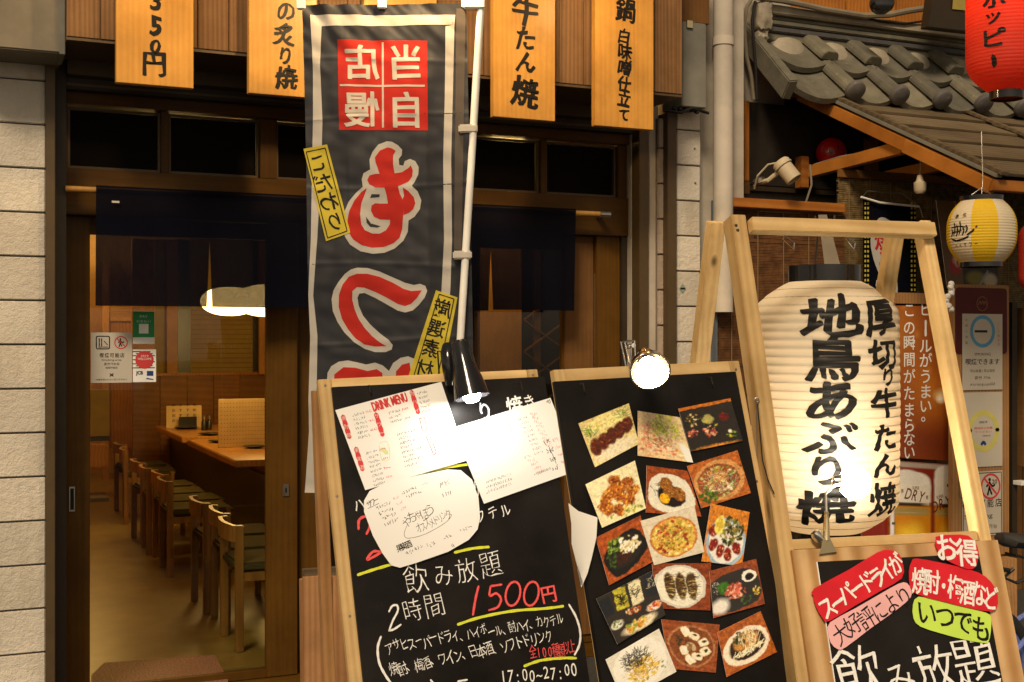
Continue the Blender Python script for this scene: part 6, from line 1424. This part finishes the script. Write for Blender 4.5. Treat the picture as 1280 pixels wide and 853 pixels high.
# ---- posters and boards under the blind
random.seed(44)
fP = facade(4.92); Q = fP.P
t = thing('curled_poster', 'curled ochre poster behind the striped lantern', 'poster', fP)
pc = Pic(60, 60, '5c4020', 3); pc.line(.3, 1, .5, 0, .02, '8c6c38').line(.5, 1, .7, 0, .015, '8c6c38').dots(10, .3, .3, .2, .15, .09, ['a82020', '8c1818']).ell(.3, .32, .16, .10, 'c8b49c').dots(12, .3, .3, .14, .12, .035, ['a01818']).rect(.3, 1, .0, .30, '201814').ell(.55, .12, .22, .10, '6c6420').ell(.82, .10, .16, .10, 'a89880').line(.6, .02, .78, .2, .02, '7c8088')
pc.mesh('print', [Q(1170, 251), Q(1246, 253), Q(1250, 362), Q(1184, 360)], .0, 'printmatt', t, .002, None)
fP = facade(4.98); Q = fP.P
t = thing('beer_poster', 'amber beer poster with white vertical lettering behind the pine stand', 'poster', fP)
pc = Pic(70, 110, '8c3c0a', 5)
pc.ell(.3, .8, .6, .4, 'b8741c', 0, .5).ell(.75, .45, .35, .3, 'c8781c', 0, .4).ell(.2, .35, .4, .3, '8c3408', 0, .4).ell(.9, .1, .5, .2, '5c2008', 0, .3).ell(.85, .42, .09, .06, 'f8d890', 0, .06).ell(.84, .40, .05, .035, 'fff4d8', 0, .03).dots(24, .5, .5, .5, .5, .03, ['c87c20', '9c4810', 'd89038'], 1, .1)
pc.noise(.03).mesh('print', [Q(1060, 380), Q(1196, 384), Q(1196, 577), Q(1060, 568)], .002, 'printmatt', t, .002)
MB().box(Q(1058, 375)[0], Q(1196, 375)[0], Q(1120, 380)[1], Q(1120, 366)[1], -.01, .012).build('poster_rail', 'oldpine', t, bevel=.002)
m = MB()
for i, ch in enumerate('ビ|ルがうまい。'):
    y = (387, 411, 433, 451, 471, 490, 508, 519)[i]
    if ch == '|': m.strip([Q(1156.5, y-10), Q(1156.5, y+9)], .014, .0035, 0)
    else: put(m, ch, Q(1156.5+(2 if i == 7 else 0), y), .088 if i else .085, .080, 0, .012, 0, .0035)
for i, ch in enumerate('この瞬間がたまらない。'):
    y = (388, 410, 429, 450, 471, 492, 513, 532, 549, 566, 583)[i]; put(m, ch, Q(1136+(5 if i == 10 else 0), y), .082, .080, 0, .010, 0, .0035)
m.build('lettering', 'white', t)
t = thing('beer_glass_poster', 'glossy poster of two frothy beer glasses under the amber poster', 'poster', fP)
pc = Pic(96, 84, '84281c', 6); pc.rect(0, 1, .93, 1, 'b0a090')
for cx, top, cw, lean in ((.53, .86, .195, 0), (.895, .94, .155, 0)):
    pc.ell(cx, .30, cw, .48, 'd08818', 0, .02, 6).ell(cx, .12, cw*.8, .26, 'ffd238', 0, .1, 3).ell(cx-.05, .35, cw*.4, .1, 'e08c20', 0, .1)
    pc.ell(cx, top-.12, cw, .16, 'f6f0e2', 0, .02, 3).ell(cx-.03, top-.05, cw*.8, .11, 'ece6da', 0, .02).rect(cx-cw, cx+cw, .52, top-.1, 'f2ead8').rect(cx-cw, cx+cw, .50, .555, '3a2c1c').rect(cx-cw, cx+cw, .40, .495, 'a89050').rect(cx-cw, cx+cw, .43, .44, 'd8d0b8').rect(cx-cw, cx+cw, .46, .47, 'd8d0b8').rect(cx+cw-.012, cx+cw, .0, .5, '7c4810')
pc.rect(.965, 1, 0, .55, '4c3418').noise(.03)
pc.mesh('print', [Q(1060, 572), Q(1202, 582), Q(1202, 690), Q(1060, 690)], .004, 'print', t, .002)
m = MB(); z = .0055
line(m, 'DRY', Q(1135, 617), Q(1151, 621), .058, .082, z, .004, 0, shear=.15); words(m, 'SUPER', Q(1144, 610), .045, .016, -.1, z); words(m, '"', Q(1127, 614), .012, .02, 0, z, .01); words(m, '"', Q(1158, 622), .012, .02, 0, z, .01)
line(m, 'DRY', Q(1168, 633), Q(1184, 626), .058, .082, z, .004, 0, shear=.15); words(m, 'SUPER', Q(1174, 621), .045, .016, .2, z); words(m, '"', Q(1162, 631), .012, .02, 0, z, .01); words(m, '"', Q(1190, 622), .012, .02, 0, z, .01)
disc(m, Q(1184, 607), .008, z); m.build('lettering', plain('dark_red_print', (.16, .03, .02), .5), t)
for px_, lab in ((1110, 'left clear tube standing before the beer glass poster'), (1196, 'right clear tube standing before the beer glass poster')):
    a = fP.P(px_, 690); b = fP.P(px_, 628); tg = thing('clip_tube', lab, 'tube', fP)
    MB().tube([(a[0], a[1], .03), (b[0], b[1], .03)], .012, 10).build('tube_body', 'whiteplastic', tg, smooth=True); MB().box(b[0]-.008, b[0]+.008, (a[1]+b[1])/2+.02, (a[1]+b[1])/2+.03, .015, .045).build('clip', 'steel', tg)
# maroon board with notices
fM = facade(4.86); Q = fM.P
t = thing('notice_board', 'tall wooden board with a maroon top carrying three pale notices', 'board', fM)
a, b = Q(1190, 700), Q(1262, 357)
MB().box(a[0], b[0], .35, b[1], -.03, 0).build('board_back', 'oldpine', t, bevel=.004)
a2, b2 = Q(1194, 438), Q(1258, 361)
MB().prism(rrect(a2[0], a2[1]-.02, b2[0], b2[1], .02), .0005, .004).build('maroon_panel', 'maroon', t)
m = MB(); cx, cy = Q(1227, 380); ring(m, (cx, cy), .038, .034, .0046)
for k in range(3): m.strip([(cx-.026+.018*k, cy-.006), (cx-.016+.018*k, cy+.012), (cx-.006+.018*k, cy-.006)], .005, .0046, 0)
m.build('crest_print', 'gold', t)
for i, (y0, y1, lab) in enumerate(((393, 488, 'white smoking notice with a blue ring, topmost on the maroon board'), (490, 585, 'white notice with an ochre ring, middle of the maroon board'), (588, 672, 'white notice with a red crossed ring, lowest on the maroon board'))):
    n_ = thing('wall_notice', lab, 'notice', fM, 'pale notices on the wooden board'); a, b = Q(1202, y1), Q(1252, y0)
    MB().box(a[0], b[0], a[1], b[1], .0045, .0055).build('card', 'poster_white', n_); W, H = b[0]-a[0], b[1]-a[1]; U = lambda u, v: (a[0]+u*W, a[1]+v*H); z = .006
    m = MB()
    if i == 0:
        r = MB(); ring(r, U(.5, .77), W*.31, W*.24, z); r.build('blue_ring', 'ringblue', n_); m.flat([U(.30, .755), U(.62, .755), U(.62, .785), U(.30, .785)], z)
        words(m, 'SMOKING', U(.5, .47), W*.40, H*.035, 0, z); line(m, '喫煙できます', U(.14, .37), U(.86, .37), W*.145, H*.085, z, .01, 0); words(m, '可以吸烟 / 可以吸菸', U(.5, .25), W*.62, H*.04, 0, z); words(m, '흡연 가능', U(.5, .16), W*.4, H*.04, 0, z); words(m, 'สามารถสูบบุหรี่ได้', U(.5, .07), W*.62, H*.05, 0, z)
        line(m, 'たばこの店', U(.10, .92), U(.10, .62), W*.07, H*.04, z, 0, 0, upright=True)
        r = MB(); line(r, 'ここで吸える', U(.90, .88), U(.90, .60), W*.07, H*.04, z, 0, 0, upright=True); r.build('side_lettering', 'ringred', n_)
    elif i == 1:
        r = MB(); ring(r, U(.52, .48), W*.40, W*.29, z); r.build('ochre_ring', 'ringyellow', n_); words(m, '認証済', U(.52, .60), W*.2, H*.03, 0, z); r = MB(); words(r, '感染防止対策', U(.52, .52), W*.46, H*.03, 0, z, .01); words(r, 'うつさない', U(.52, .47), W*.42, H*.03, 0, z); r.build('red_lettering', 'ringred', n_); words(m, '認証店', U(.60, .415), W*.2, H*.02, 0, z)
        r = MB(); r.strip([U(.47, .30), U(.52, .33), U(.57, .30)], W*.06, z, 0); r.strip([U(.16, .49), U(.22, .49)], W*.07, z, 0).strip([U(.84, .49), U(.90, .49)], W*.07, z, 0); r.build('emblem', 'navyprint', n_)
    else:
        rring(m, *U(.02, .02), *U(.98, .98), .004, .004, z); m2 = MB(); rring(m2, *U(-.08, .60), *U(.42, .93), .02, .006, z); m2.build('pictogram_frame', plain('slate_print', (.08, .14, .15), .5), n_)
        no_smoking(n_, U(.70, .76), W*.25, .0055); words(m, '20', U(.80, .83), W*.13, H*.07, 0, z, .01)
        line(m, '喫煙可能店', U(.08, .50), U(.90, .50), W*.17, H*.14, z, .01, 0); words(m, 'Smoking', U(.40, .30), W*.7, H*.09, 0, z); words(m, '흡연 가능', U(.62, .14), W*.5, H*.07, 0, z)
    m.build('lettering', 'ink', n_)
t = thing('knotted_cloth', 'small white knotted cloth at the maroon board corner', 'cloth', Frame(atD(1186, 368, 5.45), RT, UP, -FW))
mb = MB()
for k in range(9):
    a = random.uniform(0, 6); mb.lathe([(.001, -.016), (.012, -.008), (.015, 0), (.010, .010), (.001, .014)], (.012*math.cos(a), .045-.014*k, .01*math.sin(a)), (math.cos(a), math.sin(a*2), .5), 9)
mb.build('cloth_knot', 'paper', t, smooth=True)
tag(MB().lathe([(.001, .03), (.018, .022), (.022, 0), (.014, -.02), (.001, -.026)], seg=14).build('insulator', 'whiteplastic', smooth=True), 'small white insulator beside the top right of the big lantern', 'insulator').matrix_world = Matrix.Translation(atD(1101, 357, 5.3))
# far right dark post and bits
f = facade(4.9)
t = thing('weathered_post', 'weathered grey post at the right edge behind the notice board', 'post', GF)
MB().box(f.P(1265, 400)[0], f.P(1272, 400)[0], 4.9, 4.96, 0, f.P(1265, 378)[1]).build('post_face', 'darkbronze', t, bevel=.002)
MB().box(f.P(1276, 400)[0], f.P(1290, 400)[0], 4.88, 4.94, .8, f.P(1265, 385)[1]).build('post_board', 'brownwood', t, bevel=.002)
a = f.P(1266, 606); b = f.P(1276, 600); tag(MB().box(a[0], b[0], 4.84, 4.90, a[1], b[1]).build('white_latch', 'whiteplastic', frame=GF, bevel=.002), 'small white latch on the dark post at the right edge', 'latch')
f = facade(4.80)
t = thing('timber_post', 'brown timber post below the notice board at the lower right', 'post', GF)
MB().box(f.P(1246, 700)[0], f.P(1272, 700)[0], 4.80, 4.88, 0, f.P(1250, 700)[1]).build('post_face', 'oldpine', t, bevel=.003)
# lower wooden skirting of the bar visible between the stands
f = facade(4.70); t = thing('wooden_bench', 'brown slatted wooden bench front behind the photo board', 'bench', GF)
for k in range(5): MB().box(f.P(900, 700)[0], f.P(1010, 700)[0], 4.70, 4.73, .12+.16*k, .12+.16*k+.145).build('slat', 'oldpine', t, bevel=.003)
MB().box(f.P(900, 700)[0]-.02, f.P(1010, 700)[0]+.02, 4.64, 4.9, .93, .97).build('bench_top', 'oldpine', t, bevel=.003)

# ---- wooden crate at the foot of the doorway
f = tilted(379, 722, 4.3, 22, 3, 0); w_ = f.P(428, 722)[0]+.1
t = thing('plank_crate', 'rough plank crate standing behind the drinks board', 'crate', f)
x = 0
for k, ww in enumerate((.105, .10, .095)): MB().box(x, x+ww-.003, -.80, .0-.004*k, -.02, 0).build('plank', 'crate', t, bevel=.0015); x += ww
MB().box(.01, x-.01, -.01, .022, -.07, -.0205).build('crate_top', 'roofboard', t, bevel=.002)
MB().box(.0, .02, -.80, -.012, -.07, -.021).build('plank', 'crate', t, bevel=.002)

# ---- bicycle at the lower right
c = atD(1300, 690, 4.05); ground = Vector((c.x, c.y, 0))
bd = (RT*.93+FW*.35).normalized(); Mx = Matrix.Translation(ground) @ Matrix((bd, UP.cross(bd), UP)).transposed().to_4x4()
t = thing('bicycle', 'bicycle with black saddle and periwinkle frame half out of view at the lower right', 'bicycle', None, None, Mx)
sz = c.z
pts = [(-.15, 0, sz+.030), (-.10, 0, sz+.040), (0, 0, sz+.036), (.08, 0, sz+.030), (.14, 0, sz+.026)]
mb = MB(); prof = [(-.155, .012, .03), (-.14, .055, .02), (-.09, .072, .010), (-.03, .055, .0), (.04, .026, -.002), (.11, .018, -.002), (.135, .008, -.004)]
k0 = 0
for x, hw, dz in prof:
    for a in range(10): th = 2*math.pi*a/10; mb.v.append((x, hw*math.cos(th), sz+.035+dz*.6+.020*math.sin(th)*(1.2 if hw > .03 else .8)))
for i in range(len(prof)-1):
    for a in range(10): p = i*10+a; q = i*10+(a+1) % 10; mb.f.append((p, q, q+10, p+10))
mb.f.append(tuple(range(10))); mb.f.append(tuple(range(60, 70))[::-1])
mb.build('saddle', 'saddle', t, smooth=True)
MB().tube([(-.12, -.025, sz), (-.05, -.022, sz-.02), (.06, -.012, sz-.005), (.12, 0, sz+.015)], .0035, 6).tube([(-.12, .025, sz), (-.05, .022, sz-.02), (.06, .012, sz-.005), (.12, 0, sz+.015)], .0035, 6).lathe([(.012, -.03), (.014, 0), (.006, .02)], (-.03, 0, sz-.03), (0, 0, 1), 10).build('saddle_rails', 'skillet', t)
MB().tube([(-.02, 0, sz-.02), (.06, 0, .42)], .0135, 12).build('seat_post', 'chrome', t, smooth=True)
MB().tube([(.02, 0, .60), (.10, 0, .28)], .017, 12).tube([(.10, 0, .28), (.62, 0, .66)], .018, 12).tube([(.03, 0, .56), (.60, 0, .74)], .015, 12).tube([(.02, .03, .58), (-.12, .06, .50), (-.33, .06, .33)], .009, 8).tube([(.02, -.03, .58), (-.12, -.06, .50), (-.33, -.06, .33)], .009, 8).tube([(.10, .04, .28), (-.33, .06, .33)], .009, 8).tube([(.10, -.04, .28), (-.33, -.06, .33)], .009, 8).build('frame', 'blue', t, smooth=True)
for xw in (-.33, .78):
    tor = MB(); n = 40
    ringp = lambda R_, y=0: [(xw+R_*math.cos(2*math.pi*i/n), y, .33+R_*math.sin(2*math.pi*i/n)) for i in range(n+1)]
    wh = tor.tube(ringp(.305), .020, 10, False).build('wheel', 'rubber', t, smooth=True)
    MB().tube(ringp(.278), .012, 8, False).build('rim', 'blue', wh, smooth=True)
    sp_ = MB()
    for i in range(20): a = 2*math.pi*i/20; sp_.tube([(xw+.02*math.cos(a+.4), 0, .33+.02*math.sin(a+.4)), (xw+.27*math.cos(a), 0, .33+.27*math.sin(a))], .001, 4)
    sp_.lathe([(.02, -.04), (.014, -.03), (.014, .03), (.02, .04)], (xw, 0, .33), (0, 1, 0), 12).build('spokes', 'chrome', wh)
MB().tube([(.78, .05, .33), (.74, .05, .60), (.68, 0, .72), (.64, 0, .85)], .012, 8).tube([(.78, -.05, .33), (.74, -.05, .60), (.68, 0, .72)], .012, 8).build('fork', 'blue', t, smooth=True)
MB().tube([(.64, 0, .85), (.62, 0, .98)], .012, 8).tube([(.52, -.28, 1.0), (.62, -.2, .99), (.62, .2, .99), (.52, .28, 1.0)], .011, 8).build('handlebar', 'skillet', t, smooth=True)
MB().tube([(-.10, .01, sz-.05), (-.13, .02, sz-.08), (-.08, .02, sz-.10), (-.02, .01, sz-.08)], .006, 6).tube([(-.17, .0, sz-.045), (-.12, .01, sz-.055)], .008, 6).build('brake_caliper', 'skillet', t)
